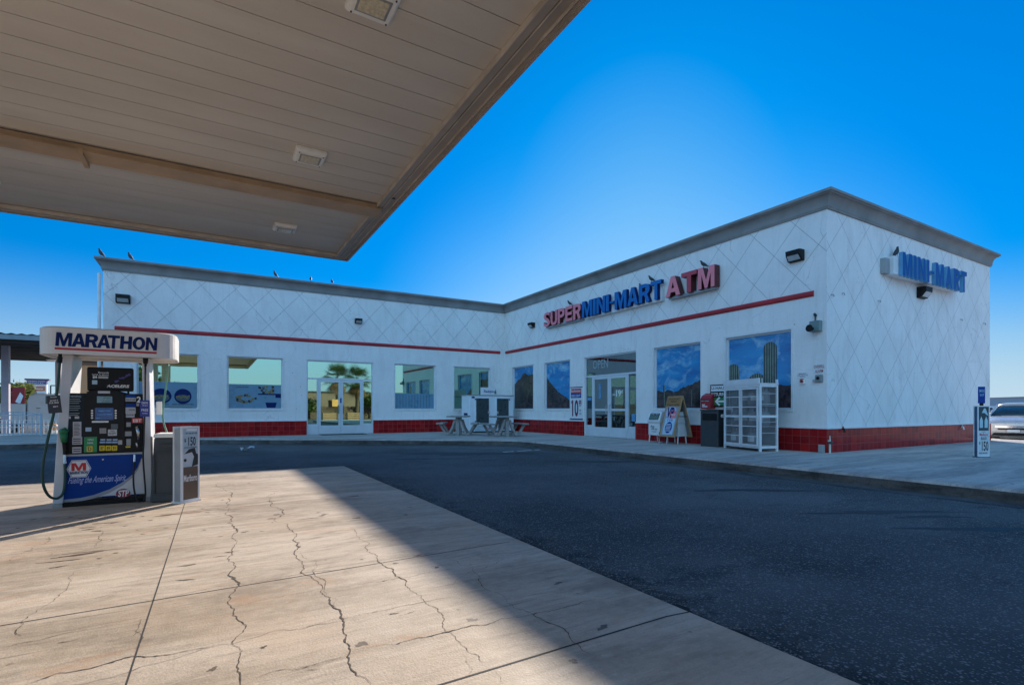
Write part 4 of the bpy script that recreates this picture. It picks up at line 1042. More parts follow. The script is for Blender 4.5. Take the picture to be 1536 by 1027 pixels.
# ================================================================ THINGS ON THE SIDEWALK
# dark outdoor bin by the wall
bx0, by0, by1 = 11.62, 9.0, 9.58
r = thing('litter_bin', (bx0+.25, (by0+by1)/2, SW), 'tall dark litter bin half hidden by the white cage', 'bin')
b = MB(); b.box(bx0, bx0+.52, by0, by1, SW, 1.12); b.build('body', M_DGREY, r, bevel=.02)
b = MB(); b.box(bx0-.015, bx0+.01, by0+.05, by1-.08, .86, 1.04); b.build('opening', M_BLACK, r)
b = MB(); b.box(bx0-.012, bx0+.53, by0-.012, by1+.012, 1.12, 1.15); b.build('lid', M_DGREY, r, bevel=.008)
# propane cage (local frame: front towards -X, slightly turned)
def cage():
    Wd, Dp, Ht, zb = 1.30, .52, 1.53, .07
    c_, ang = Vector((11.67, 8.11, SW)), radians(15)
    r = thing('propane_cage', tuple(c_), 'white mesh propane exchange cage with two doors full of gas cylinders', 'cage')
    rt = Vector((-sin(ang), -cos(ang), 0)); out = Vector((-cos(ang), sin(ang), 0))
    fr = F(c_, rt, out); a, h = Wd/2, Dp/2
    b = MB(); p = .045
    for sa in (-1, 1):
        for sd_ in (-1, 1):
            x0 = sa*(a-p/2); d0 = sd_*(h-p/2); b.fbox(fr, x0-p/2, x0+p/2, 0, Ht+zb, d0-p/2, d0+p/2)
    for z in (zb, Ht/2+zb-.03, Ht+zb-.06):
        b.fbox(fr, -a+p, a-p, z, z+.06, h-p, h-.004); b.fbox(fr, -a+p, a-p, z, z+.06, -h+.004, -h+p)
        b.fbox(fr, -a+.004, -a+p, z, z+.06, -h+p, h-p); b.fbox(fr, a-p, a-.004, z, z+.06, -h+p, h-p)
    b.fbox(fr, -a+p, a-p, zb+.0, zb+.02, -h+p, h-p)
    b.build('frame', M_WMET, r)
    b = MB(); b.fbox(fr, -a-.01, a+.01, Ht+zb, Ht+zb+.03, -h, h+.01); b.fbox(fr, -a, a-.03, Ht+zb-.0+.03, Ht+zb+.15, h-.02, h+.012); b.build('top_panel', M_WMET, r)
    b = MB()
    for sa in (-1, 1): b.fbox(fr, sa*a-.02, sa*a+.02, Ht+zb+.03, Ht+zb+.12, -h+.02, -h+.06); b.tube([fr(sa*(a-.05), Ht+zb+.03, h-.1), fr(sa*(a-.05), Ht+zb+.15, h-.1)], .01, 6)
    b.build('lifting_lug', M_WMET, r)
    M_MESH = mk('mesh_wire', (.34, .36, .38), .5)
    for sa in (-1, 1):                       # doors
        d = MB(); x0, x1 = (-a+p+.01, -.01) if sa < 0 else (.01, a-p-.01); q = .04
        z0, z1 = zb+.05, Ht+zb-.07
        d.fbox(fr, x0, x0+q, z0, z1, h-.002, h+.025); d.fbox(fr, x1-q, x1, z0, z1, h-.002, h+.025)
        for z in (z0, z0+(z1-z0)*.5-.02, z1-q): d.fbox(fr, x0+q, x1-q, z, z+q, h-.002, h+.025)
        for z in (z0+(z1-z0)*.16, z0+(z1-z0)*.33, z0+(z1-z0)*.66, z0+(z1-z0)*.84): d.fbox(fr, x0+q, x1-q, z, z+.018, h, h+.015)
        do = d.build('door', M_WMET, r)
        m_ = MB(); k = 0
        zz = z0+q
        while zz < z1-q: m_.fbox(fr, x0+q, x1-q, zz, zz+.0036, h+.001, h+.0034); zz += .026
        xx = x0+q
        while xx < x1-q: m_.fbox(fr, xx, xx+.0036, z0+q, z1-q, h+.004, h+.0064); xx += .026
        m_.build('mesh', M_MESH, do)
    b = MB(); b.tube([fr(-a+.01, Ht*.5+zb, h+.02), fr(-a+.01, Ht*.5+zb, h+.07)], .045, 10); b.build('lock', M_STEEL, r)
    for sa in (-1, 1):
        m_ = MB(); zz = zb+.06
        while zz < Ht+zb-.06: m_.fbox(fr, sa*(a-.02)-.002, sa*(a-.02)+.002, zz, zz+.0035, -h+p, h-p); zz += .028
        dd_ = -h+p
        while dd_ < h-p: m_.fbox(fr, sa*(a-.02)+.003, sa*(a-.02)+.006, zb+.06, Ht+zb-.06, dd_, dd_+.0035); dd_ += .028
        for z in (.36, .62, 1.05, 1.3): m_.fbox(fr, sa*(a-.02)-.006, sa*(a-.02)+.01, zb+z, zb+z+.018, -h+p, h-p)
        m_.build('side_mesh', M_MESH, r)
    b = MB(); b.fbox(fr, -a+p, a-p, zb+.03, Ht+zb-.03, -h+.012, -h+.02); b.build('back_panel', mk('back_grey', (.16, .17, .18), .6), r)  # added sheet, darkens the cage inside where the pale wall would show through
    b = MB(); shz = (.09, .60, 1.10)
    for z in shz[1:]: b.fbox(fr, -a+.03, a-.03, z-.015, z, -h+.04, h-.05)
    b.build('shelf', M_GREY, r)
    M_MESH = mk('mesh_wire', (.34, .36, .38), .5)
    M_CYL = mk('gas_cylinder', (.22, .23, .24), .4, var=.15, vs=6)
    proto = None; rr = random.Random(4); k = 0
    for li, z in enumerate(shz):
        for ci in range(4):
            for di in (0,):
                if rr.random() < .12: continue
                px, pd = -a+.19+ci*.307, h-.255
                w3 = fr(px, z+.002, pd)
                if proto is None:
                    proto = thing('gas_cylinder', tuple(w3), '', 'gas cylinder', 'gas cylinders in the white cage')
                    c = MB(); x, y, zz = w3
                    prof_ = [(.0, .11), (.012, .11), (.02, .12), (.045, .15), (.29, .152), (.34, .12), (.36, .06), (.37, .03)]
                    c.loft([[(x+rr_*cos(2*pi*i/16), y+rr_*sin(2*pi*i/16), zz+hz) for i in range(16)] for hz, rr_ in [(p1, p2) for p1, p2 in prof_]]); c.build('tank', M_CYL, proto, smooth=True)
                    c = MB(); c.tube([(x, y, zz+.37), (x, y, zz+.43)], .02, 8)
                    c.build('valve', M_STEEL, proto)
                    c = MB()
                    for i in range(14):
                        if i in (0, 1, 7, 8): continue
                        t0, t1 = 2*pi*i/14, 2*pi*(i+1)/14; R_ = .10
                        c.add([(x+R_*cos(t0), y+R_*sin(t0), zz+.345), (x+R_*cos(t1), y+R_*sin(t1), zz+.345), (x+R_*cos(t1), y+R_*sin(t1), zz+.46), (x+R_*cos(t0), y+R_*sin(t0), zz+.46)], [(0, 1, 2, 3)])
                    c.build('collar', M_CYL, proto); o = proto
                    c = MB(); c.loft([[(x+.1535*cos(t_), y+.1535*sin(t_), zz+hz) for t_ in [2.4+i*.2 for i in range(7)]] for hz in (.12, .24)], closed=False, caps=False); c.build('band_label', M_WHITE, proto)
                else: o = dup(proto, tuple(w3), rr.uniform(0, 1))
                row = ('bottom', 'middle', 'top')[li]; colm = ('left end', 'left of centre', 'right of centre', 'right end')[ci]
                o['label'] = 'grey gas cylinder on the %s shelf of the cage, %s' % (row, colm)
cage()

# newspaper boxes
def newsbox(y0, label):
    x0, wd, dp = 11.62, .50, .42
    r = thing('newspaper_box', (x0+dp/2, y0-wd/2, SW), label, 'newspaper box', 'white newspaper boxes')
    y1 = y0-wd
    b = MB(); b.box(x0+.02, x0+dp, y1+.02, y0-.02, SW+.22, SW+.60); b.build('body', M_WHITE, r, bevel=.01)
    b = MB()   # head with sloping window
    prof_ = [(x0, SW+.60), (x0-.02, SW+.66), (x0+.10, SW+.92), (x0+dp, SW+.96), (x0+dp, SW+.60)]
    b.loft([[(p, y0, q) for p, q in prof_], [(p, y1, q) for p, q in prof_]]); b.build('hood', M_WHITE, r, bevel=.008)
    n_ = Vector((-.26, 0, .12)).normalized()
    fr = F(Vector((x0-.02, (y0+y1)/2, SW+.66))+n_*.002, (0, -1, 0), n_, Vector((.12, 0, .26)).normalized())
    b = MB(); b.fbox(fr, -.19, .19, .03, .25, 0, .004); b.build('window', M_BLACK, r)
    b = MB(); b.fbox(fr, -.17, .17, .04, .17, .004, .006); b.build('newspaper', mk('newsprint', (.10, .16, .14), .7), r)
    b = MB(); b.text(fr, 'DAILY SUN', -.15, .15, .19, .235, .0065); b.build('title', M_TXTW, r)
    f2 = F((x0+.02, (y0+y1)/2, SW), (0, -1, 0), (-1, 0, 0))
    b = MB(); b.fbox(f2, -.15, .15, .28, .54, 0, .004); b.build('card', M_WMET, r)
    b = MB(); b.text(f2, 'Pick', -.12, .02, .44, .52, .0055, off=.02); b.text(f2, 'one up', -.11, .12, .37, .43, .0055, off=.02); b.text(f2, 'TODAY', -.1, .11, .31, .35, .0055, off=.01); b.build('lettering', M_TXTK, r)
    for sy in (y1+.05, y0-.05):
        for sx in (x0+.05, x0+dp-.05):
            b = MB(); b.tube([(sx, sy, SW+.22), (sx+(-.02 if sx < x0+.2 else .02), sy+(.01 if sy > y0-.2 else -.01), SW)], [.022, .014], 6); b.build('leg', M_WHITE, r)
newsbox(11.56, 'white newspaper box on four legs, left of the wooden A-board')
newsbox(10.86, 'white newspaper box mostly hidden behind the wooden A-board')
# wooden A-board straddling the second box
def aboard():
    cx, cy = 11.74, 10.56; top = 1.54; bz = .36
    r = thing('a_board_sign', (cx, cy, bz), 'wooden A-board with a round logo hung over the second newspaper box', 'sign')
    yaw = radians(9)
    rt = Vector((-sin(yaw), -cos(yaw), 0)); out = Vector((-cos(yaw), sin(yaw), 0))
    hz = top-bz; sp = .33; wd = .33
    for s_, nm in ((1, 'front_panel'), (-1, 'back_panel')):
        apex = Vector((cx, cy, top)); foot = Vector((cx, cy, bz))+out*sp*s_
        up = (apex-foot).normalized(); L_ = (apex-foot).length; n_ = rt.cross(up).normalized()
        if n_.dot(out*s_) < 0: n_ = -n_
        fr = F(foot, rt, n_, up)
        b = MB(); t = .045
        b.fbox(fr, -wd, -wd+t, 0, L_, -.015, .015); b.fbox(fr, wd-t, wd, 0, L_, -.015, .015); b.fbox(fr, -wd+t, wd-t, 0, t, -.013, .013); b.fbox(fr, -wd+t, wd-t, L_-t, L_, -.013, .013)
        o = b.build(nm, M_WOOD, r)
        b = MB(); b.fbox(fr, -wd+t, wd-t, t, L_-t, -.008, .004); b.build('board', mk('board_grey', (.33, .35, .36), .6) if s_ > 0 else mk('board_back', (.18, .19, .2), .7), o)
        if s_ > 0:
            b = MB(); b.fbox(fr, -wd+.02, wd-.02, L_-.31, L_-.03, .015, .019); b.build('header', M_TAN, o)
            b = MB(); b.text(fr, 'WE NOW HAVE', -wd+.08, wd-.10, L_-.12, L_-.06, .021); b.text(fr, 'RACING', -.13, .12, L_-.20, L_-.14, .021, off=.02); b.text(fr, 'FUELS HERE', -wd+.05, wd-.05, L_-.29, L_-.24, .021); b.build('header_lettering', M_TXTK, o)
            zc = L_-.50
            b = MB(); b.disc(fr, -.02, zc, .22, .004, .008, 28, rz=.19); b.build('logo_disc', mk('logo_pale', (.5, .5, .7), .4), o)
            b = MB(); b.disc(fr, .08, zc-.05, .15, .008, .011, 28, rz=.13); b.build('logo_red', M_PINK, o)
            b = MB(); b.text(fr, 'VP', -.2, .11, zc-.17, zc+.16, .0125, off=.035); b.build('logo_letters', M_NAVY, o)
            b = MB(); b.text(fr, 'Racing', .0, .19, zc-.10, zc-.03, .0135, off=.02); b.build('logo_script', M_TXTW, o)
            b = MB(); b.fbox(fr, -.21, .23, .07, .56, .004, .008); b.build('poster', mk('poster_blue', (.45, .62, .75), .4), o)
            b = MB(); b.disc(fr, .01, .28, .15, .008, .010, 24, rz=.17); b.build('poster_badge', M_BLUE, o)
            b = MB()
            for k in range(6): b.fbox(fr, -.11+.01*(k % 2), .12-.01*(k % 3), .17+k*.04, .185+k*.04, .0105, .012)
            b.build('poster_lines', M_TXTW, o)
            b = MB(); b.text(fr, '110', -.1, .12, .47, .53, .0095); b.build('poster_title', M_NAVY, o)
    b = MB()
    for s_ in (-1, 1):
        p = Vector((cx, cy, top-(top-bz)*.5))+rt*(wd-.02)*s_; b.tube([p-out*.165, p+out*.165], .012, 6)
    b.build('brace', M_BLACK, r)
aboard()
# chain and padlock weight at the foot of the first box
b = MB(); b.tube([(11.50, 10.93, SW+.012), (11.46, 10.9, SW+.05), (11.5, 10.96, SW+.30), (11.62, 10.98, SW+.45)], .014, 6)
r = thing('security_chain', (11.5, 10.93, SW), 'dark chain with a padlock hanging between the newspaper boxes', 'chain'); b.build('chain', M_BLACK, r)
b = MB(); b.box(11.40, 11.50, 10.84, 10.92, SW, SW+.06); b.build('padlock', M_GREY, r, bevel=.01)

# ice merchandiser
def icebox():
    x0, x1, y0, y1, zt = 9.62, 11.82, 20.0, 20.82, 1.76
    r = thing('ice_merchandiser', ((x0+x1)/2, (y0+y1)/2, SW), 'pale two-door ice merchandiser with dark doors in the inner corner of the store', 'ice freezer')
    fr = F((0, y0, 0), (1, 0, 0), (0, -1, 0)); M_ICE = mk('ice_white', (.70, .76, .82), .35, var=.06)
    b = MB(); b.box(x0, x1, y0, y1, SW+.05, zt); b.build('cabinet', M_ICE, r, bevel=.02)
    b = MB(); b.box(x0+.05, x1-.05, y0+.05, y1-.05, SW, SW+.05); b.build('plinth', M_BLACK, r)
    b = MB(); b.fbox(fr, x0-.02, x1+.02, zt, zt+.03, -.84, .03); b.build('top_rim', M_GREY, r)
    for a, hz in (((x0+.30, x0+.92), -1), ((x0+1.32, x0+1.92), 1)):
        d = MB(); d.fbox(fr, a[0]-.05, a[1]+.05, SW+.30, zt-.06, .002, .035); do = d.build('door', M_ICE, r, bevel=.01)
        d = MB(); d.fbox(fr, a[0], a[1], SW+.35 if hz < 0 else SW+.55, zt-.12, .035, .04); d.build('door_panel', mk('ice_door', (.035, .055, .06), .3), do)
        hx_ = a[1]-.03 if hz < 0 else a[0]+.03
        d = MB(); d.fbox(fr, hx_-.03, hx_+.03, .95, 1.08, .04, .09); d.build('handle', M_STEEL, do, bevel=.01)
        d = MB()
        for z in (SW+.45, zt-.2):
            q = a[0]-.04 if hz < 0 else a[1]+.04; d.fbox(fr, q-.02, q+.02, z, z+.07, .036, .055)
        d.build('hinge', M_DGREY, do)
    f2 = F((0, y0, SW), (1, 0, 0), (0, -.94, .34), (0, .34, .94))
    b = MB(); b.fbox(fr, x0+.25, x0+2.0, SW+.06, SW+.27, .002, .02); b.build('skirt', mk('ice_skirt', (.45, .55, .62), .4), r)
    b = MB(); b.text(fr, 'Reddy', x0+.75, x0+1.35, SW+.10, SW+.24, .022, off=.02); b.build('skirt_lettering', M_ACRED, r)
    b = MB(); b.text(fr, 'Ice', x0+1.42, x0+1.78, SW+.11, SW+.24, .022, off=.02); b.build('skirt_lettering', M_BLUE, r)
    b = MB(); b.box(x0+.62, x0+1.36, y0+.02, y0+.20, zt+.03, zt+.36); b.build('header_sign', M_WMET, r, bevel=.01)
    f3 = F((0, y0+.02, 0), (1, 0, 0), (0, -1, 0))
    b = MB(); b.text(f3, 'ReddyIce', x0+.72, x0+1.26, zt+.10, zt+.24, .003, off=.02); b.build('header_lettering', M_BLUE, r)
    b = MB(); b.fpoly(f3, [(x0+1.22, zt+.08), (x0+1.32, zt+.08), (x0+1.29, zt+.30)], 0, .003); b.build('header_mark', M_GREEN, r)
    b = MB(); b.fbox(fr, x0+.10, x0+.24, zt-.12, zt-.05, .002, .008); b.fbox(F((x0, 0, 0), (0, -1, 0), (-1, 0, 0)), -y1+.25, -y0-.2, .9, 1.0, .002, .006); b.build('badge', M_NAVY, r)
icebox()
# concrete picnic tables
M_PIC = concrete('picnic_concrete', (.32, .32, .31), (.20, .20, .20), (3, 3, 3), speck=.3)
def picnic(label):
    r = thing('picnic_table', (0, 0, 0), label, 'picnic table', 'concrete picnic tables')
    b = MB(); b.box(-.62, .62, -.40, .40, .70, .76); b.build('table_top', M_PIC, r, bevel=.02)
    for s_ in (-1, 1):
        b = MB(); b.box(-.60, .60, s_*.66-.14, s_*.66+.14, .43, .49); b.build('bench', M_PIC, r, bevel=.02)
    for x in (-.38, .38):
        b = MB(); f_ = F((x, 0, 0), (0, 1, 0), (1, 0, 0))
        b.fbox(f_, -.07, .07, 0, .70, -.05, .05); b.build('pedestal', M_PIC, r, bevel=.012)
        for s_ in (-1, 1):
            b = MB(); path_ = [(s_*.10, .60), (s_*.20, .30), (s_*.34, .06), (s_*.44, .05), (s_*.56, .25), (s_*.68, .43)]
            vs = []; rings = []
            for i, (a, z) in enumerate(path_):
                p0 = path_[max(0, i-1)]; p1 = path_[min(len(path_)-1, i+1)]; dx, dz = p1[0]-p0[0], p1[1]-p0[1]; l = sqrt(dx*dx+dz*dz); nx, nz = -dz/l*.042, dx/l*.042
                rings.append([f_(a+nx, z+nz, -.05), f_(a+nx, z+nz, .05), f_(a-nx, z-nz, .05), f_(a-nx, z-nz, -.05)])
            b.loft(rings); b.build('leg', M_PIC, r, bevel=.01)
    return r
pt = picnic('concrete picnic table in front of the left of the ice merchandiser')
pt.location = (8.45, 18.55, SW); pt.rotation_euler = (0, 0, radians(58))
dup(pt, (9.55, 16.9, SW), radians(80), 'concrete picnic table nearer the red-tiled front wall, seen end on')

# ================================================================ PUMP ISLAND
PF = F((0, 7.9, 0), (1, 0, 0), (0, -1, 0))
def c1(x, y): return onY(50+x/3.31, 470+y/3.31, 7.9)
def pr(b, x0, y0, x1, y1, d0=.012, d1=.014, mi=0):      # a flat rectangle on the pump face
    a0, z1 = c1(x0, y0); a1, z0 = c1(x1, y1); zz1 = c1((x0+x1)/2, y0)[1]; zz0 = c1((x0+x1)/2, y1)[1]
    b.fbox(PF, a0, a1, zz0, zz1, d0, d1, mi); return b
def pt_(b, txt, x0, y0, x1, y1, d=.0155, **k):
    a0 = c1(x0, y0)[0]; a1 = c1(x1, y1)[0]; z1 = c1((x0+x1)/2, y0)[1]; z0 = c1((x0+x1)/2, y1)[1]
    b.text(PF, txt, a0, a1, z0, z1, d, **k); return b
PUMP = thing('gas_pump', (-1.12, 8.15, 0), 'white and blue fuel pump with black control panel and rounded white valance', 'gas pump')
XA, XB = -1.50, -.70           # inner faces
b = MB()
b.box(-1.57, -.64, 7.885, 8.44, 0, .05); b.build('base', M_BLACK, PUMP)
M_PW = mk('pump_white', (.62, .62, .64), .35, var=.08, vs=5)
for s_ in (-1, 1):             # tapering posts at both ends
    xo, xi, xt, xit = ((-1.585, -1.49, -1.50, -1.40) if s_ < 0 else (-.625, -.70, -.66, -.74))
    b = MB(); b.loft([[(xo, 7.88, .045), (xi, 7.88, .045), (xi, 8.44, .045), (xo, 8.44, .045)], [(xt, 7.90, 1.80), (xit, 7.90, 1.80), (xit, 8.42, 1.80), (xt, 8.42, 1.80)]])
    b.build('post', M_PW, PUMP, bevel=.012)
    b = MB(); b.box(min(xo, xi)+.005, max(xo, xi)-.005, 7.87, 8.45, 0.0, .046); b.build('post_foot', M_GREY, PUMP)
b = MB(); b.box(XA, XB, 7.925, 8.40, .09, .62); b.build('lower_cabinet', M_PW, PUMP, bevel=.008)
# printed lower panel: white field, blue sweep
b = MB(); b.fbox(PF, XA+.005, XB-.005, .10, .595, -.022, -.004); b.build('lower_panel', M_PW, PUMP)
def low(x, y): return onY(60+x/6.144, 670+y/6.144, 7.9)     # from the enlarged lower panel
sw = [low(245, 90), low(930, 75)]+[low(x, y) for x, y in ((928, 120), (900, 190), (850, 255), (760, 325), (640, 390), (500, 440), (380, 468), (205, 487))]
sw = [(max(XA+.005, min(XB-.006, a)), z) for a, z in sw]; sw[0] = (XA+.005, .595); sw[1] = (XB-.01, .595); sw[-1] = (XA+.005, sw[-1][1])
b = MB(); b.fpoly(PF, sw[::-1], -.004, -.001); b.build('blue_sweep', M_BLUE, PUMP)
b = MB(); c0 = [(max(XA+.005, min(XB-.006, p[0])), p[1]) for p in sw[2:]]; gl = [(a+.004, z-.012-.03*(i/9)*(1-i/9)*4) for i, (a, z) in enumerate(c0)]
b.fpoly(PF, c0+gl[::-1], -.004, -.0015); b.build('grey_sweep', mk('sweep_grey', (.30, .33, .38), .4), PUMP)
# hexagon badge
hx0, hz1 = low(245, 125); hx1, hz0 = low(472, 275); hm = (hz0+hz1)/2; e_ = .045
def hexa(g_, d0, d1, m, nm):
    b = MB(); b.fpoly(PF, [(hx0+g_, hm), (hx0+e_+g_*.6, hz0+g_), (hx1-e_-g_*.6, hz0+g_), (hx1-g_, hm), (hx1-e_-g_*.6, hz1-g_), (hx0+e_+g_*.6, hz1-g_)], d0, d1); b.build(nm, m, PUMP)
hexa(0, -.001, .001, M_TXTW, 'badge'); hexa(.006, .001, .002, M_BLUE, 'badge_line'); hexa(.011, .002, .003, M_TXTW, 'badge_field')
b = MB(); a0, z1 = low(290, 150); a1, z0 = low(425, 215); b.glyph(PF, 'M', a0, a1, z0, z1, .003, .006, 0, 0); b.build('badge_letter', mk('badge_red', (.55, .01, .02), .4), PUMP)
b = MB(); a0, z1 = low(280, 226); a1, z0 = low(438, 246); b.word(PF, 'MARATHON', a0, a1, z0, z1, .003, .0045); b.build('badge_name', M_NAVY, PUMP)
b = MB(); a0, z1 = low(250, 282); a1, z0 = low(785, 330); b.text(PF, 'Fueling the American Spirit.', a0, a1, z0+.003, z1+.004, .0, off=.012, shear=.25); b.build('slogan', mk('slogan_pale', (.38, .45, .75), .4), PUMP)
b = MB(); a0, z1 = low(700, 388); a1, z0 = low(832, 465); b.disc(PF, (a0+a1)/2, (z0+z1)/2, (a1-a0)/2, .0, .002, 24, rz=(z1-z0)/2); b.build('oval_badge', mk('oval_red', (.25, .01, .04), .4), PUMP)
b = MB(); b.text(PF, 'STP', a0+.018, a1-.018, z0+.018, z1-.018, .003, off=.03, shear=.1); b.build('oval_letters', M_TXTW, PUMP)
b = MB()
for q in ((570, 455, 690, 463), (840, 438, 915, 445)):
    a0, z1 = low(q[0], q[1]); a1, z0 = low(q[2], q[3]); b.fbox(PF, a0, a1, z0, z1, -.004, -.002)
b.build('fine_print', M_NAVY, PUMP)
b = MB(); a0, z1 = low(580, 112); b.disc(PF, a0, z1-.005, .008, 0, .004, 10); b.build('lock', M_STEEL, PUMP)
# black head with arched middle
b = MB()
arch = [(XA, .62), (XB, .62), (XB, 1.345), (-.93, 1.345)]+[(-1.10+.19*cos(t_), 1.345+.045*sin(t_)) for t_ in [pi*k/10 for k in range(1, 10)]]+[(-1.27, 1.345), (XA, 1.345)]
b.fpoly(PF, arch, -.48, .0); b.build('control_head', M_BLACK, PUMP)
b = MB(); b.fpoly(PF, [(-1.30, .64), (-.91, .64), (-.91, 1.33)]+[(-1.105+.175*cos(t_), 1.335+.04*sin(t_)) for t_ in [pi*k/10 for k in range(1, 10)]]+[(-1.30, 1.33)], .0, .010); b.build('centre_bezel', mk('bezel_black', (.006, .006, .007), .35, spec=.25), PUMP)
b = MB(); pr(b, 155, 398, 252, 640, .0, .004); b.build('warning_panel', mk('warning_dark', (.008, .018, .03), .5, spec=.25), PUMP)
b = MB(); pt_(b, 'WARNING', 168, 406, 238, 417, .0055, off=.02)
for y, x0, x1 in ((424, 175, 232), (434, 172, 236), (444, 178, 228), (458, 175, 232), (468, 178, 234), (478, 176, 224), (494, 172, 230), (503, 176, 222)): b.fbox(PF, c1(x0, y)[0], c1(x1, y)[0], c1(200, y+3)[1], c1(200, y)[1], .004, .0055)
b.build('warning_text', mk('text_grey', (.30, .34, .36), .5), PUMP)
b = MB()
for q in ((168, 510, 186, 522), (206, 510, 228, 522)): pr(b, *q, .004, .0055)
pr(b, 197, 537, 239, 612, .004, .008); pr(b, 194, 612, 243, 650, .004, .008); pr(b, 194, 662, 239, 692, .004, .008)
b.build('notice_stickers', mk('sticker_grey', (.48, .47, .50), .5), PUMP)
b = MB()
for y in range(545, 606, 7): b.fbox(PF, c1(203, y)[0], c1(233-(y % 3)*3, y)[0], c1(215, y+2.5)[1], c1(215, y)[1], .008, .0095)
for y in (620, 630, 640, 670, 680): b.fbox(PF, c1(199, y)[0], c1(236, y)[0], c1(215, y+4)[1], c1(215, y)[1], .008, .0095)
b.build('notice_print', M_TXTK, PUMP)
# middle: displays, screen, keypad, stickers
DD = .012
b = MB(); pr(b, 322, 385, 382, 397, DD, DD+.008); b.build('top_badge', mk('badge_chrome', (.5, .5, .55), .3), PUMP)
b = MB(); pr(b, 317, 411, 393, 443, DD, DD+.004); b.build('sale_display', mk('lcd_pale', (.20, .36, .42), .2, var=.25, vs=60), PUMP)
b = MB(); pt_(b, '0.00', 350, 414, 385, 424, DD+.0055, off=.01); pt_(b, '0.000', 345, 430, 385, 440, DD+.0055, off=.01); b.build('display_digits', mk('lcd_dark', (.05, .12, .14), .4), PUMP)
def emis(name, col, st):
    m, t, b_, o = nodes_of(name); b_.inputs['Base Color'].default_value = c4(col); b_.inputs['Emission Color'].default_value = c4(col); b_.inputs['Emission Strength'].default_value = st; b_.inputs['Roughness'].default_value = .15
    return m
b = MB(); pr(b, 307, 468, 400, 528, DD, DD+.004); b.build('screen', emis('lit_screen', (.004, .05, .18), .12), PUMP)
b = MB(); pt_(b, 'INSERT CARD', 325, 480, 385, 486, DD+.0055); pt_(b, 'or press PAY INSIDE', 318, 498, 392, 505, DD+.0055); pt_(b, 'HELP', 312, 516, 332, 521, DD+.0055); b.build('screen_text', emis('screen_text', (.05, .25, .55), .15), PUMP)
b = MB()
for y in (482, 494, 506, 518):
    for x in (293, 410): b.disc(PF, c1(x, y)[0], c1(x, y)[1], .011, DD, DD+.008, 12)
b.build('soft_keys', M_TXTW, PUMP)
b = MB(); pr(b, 292, 533, 375, 541, DD, DD+.006); b.build('label_strip', M_TXTW, PUMP)
b = MB(); pr(b, 372, 575, 416, 606, DD, DD+.012); b.build('receipt_label', mk('label_white', (.55, .55, .55), .5), PUMP)
b = MB(); pt_(b, 'RECEIPT', 376, 590, 412, 600, DD+.0135); pt_(b, 'TAKE', 382, 580, 405, 587, DD+.0135); b.build('receipt_text', M_TXTK, PUMP)
b = MB(); pr(b, 388, 548, 422, 572, DD, DD+.02); b.build('card_reader', mk('reader_grey', (.10, .12, .14), .4), PUMP)
b = MB(); pr(b, 330, 568, 364, 595, DD, DD+.010); b.build('keypad', mk('keypad_tan', (.26, .21, .21), .4), PUMP)
b = MB()
for i in range(4):
    for j in range(4): b.fbox(PF, c1(333+i*8, 0)[0], c1(338+i*8, 0)[0], c1(347, 576+j*6)[1], c1(347, 571.5+j*6)[1], DD+.010, DD+.014)
b.build('keys', M_GREY, PUMP)
b = MB(); pr(b, 260, 565, 289, 585, DD, DD+.004); b.build('card_sticker', mk('card_sticker', (.35, .50, .65), .4), PUMP)
b = MB(); pr(b, 253, 612, 317, 688, DD, DD+.006); b.build('diesel_panel', mk('diesel_green', (.01, .26, .09), .4), PUMP)
b = MB(); pt_(b, '100% E', 272, 622, 300, 630, DD+.0075); pt_(b, 'DIESEL', 270, 638, 300, 646, DD+.0075); b.build('diesel_text', M_TXTW, PUMP)
def button(x0, y0, x1, y1, tx):
    b = MB(); a0, z1 = c1(x0, y0); a1, z0 = c1(x1, y1); b.fbox(PF, a0, a1, z0, z1, DD+.001, DD+.014); o = b.build('grade_button', M_YEL, PUMP, bevel=.006)
    b = MB(); b.text(PF, tx, a0+.012, a1-.012, z0+.012, z1-.012, DD+.0155, off=.02); b.build('grade_number', M_TXTK, o)
button(267, 658, 297, 685, 'D')
for x, n_ in ((329, '87'), (360, '89'), (390, '91')): button(x, 655, x+28, 680, n_)
b = MB()
for x in (334, 365, 395): pr(b, x, 622, x+24, 631, DD, DD+.004); pr(b, x-3, 635, x+25, 643, DD, DD+.004)
b.build('grade_labels', mk('grade_blue', (.28, .42, .60), .4), PUMP)
b = MB(); pr(b, 422, 628, 442, 650, DD, DD+.004); b.build('round_sticker', M_GREY, PUMP)
# right column stickers
b = MB(); pr(b, 458, 404, 508, 432, .001, .005); pr(b, 459, 448, 508, 466, .001, .005); b.build('blue_stickers', M_BLUE, PUMP)
b = MB(); pr(b, 458, 418, 509, 436, .005, .008); pr(b, 458, 466, 508, 497, .001, .006); pr(b, 460, 497, 503, 516, .001, .006); b.build('white_stickers', mk('label_pale', (.42, .45, .50), .5), PUMP)
b = MB(); pt_(b, 'Debit & Credit', 461, 421, 506, 432, .0095); pt_(b, 'NO SURCHARGE', 474, 474, 505, 482, .0075); pt_(b, 'AQUI ACEPTAMOS', 462, 500, 500, 508, .0075); b.build('sticker_text', M_TXTK, PUMP)
b = MB(); pt_(b, '2', 513, 412, 535, 442, .004, off=.03); b.build('pump_number', M_TXTW, PUMP)
b = MB(); pr(b, 512, 445, 526, 460, .001, .005); pr(b, 462, 540, 484, 562, .001, .005); pr(b, 455, 585, 488, 608, .001, .005); pr(b, 462, 622, 484, 655, .001, .004); b.build('small_stickers', mk('label_grey', (.30, .32, .34), .5), PUMP)
b = MB(); pr(b, 458, 658, 482, 665, .001, .004); b.build('yellow_sticker', M_YEL, PUMP)
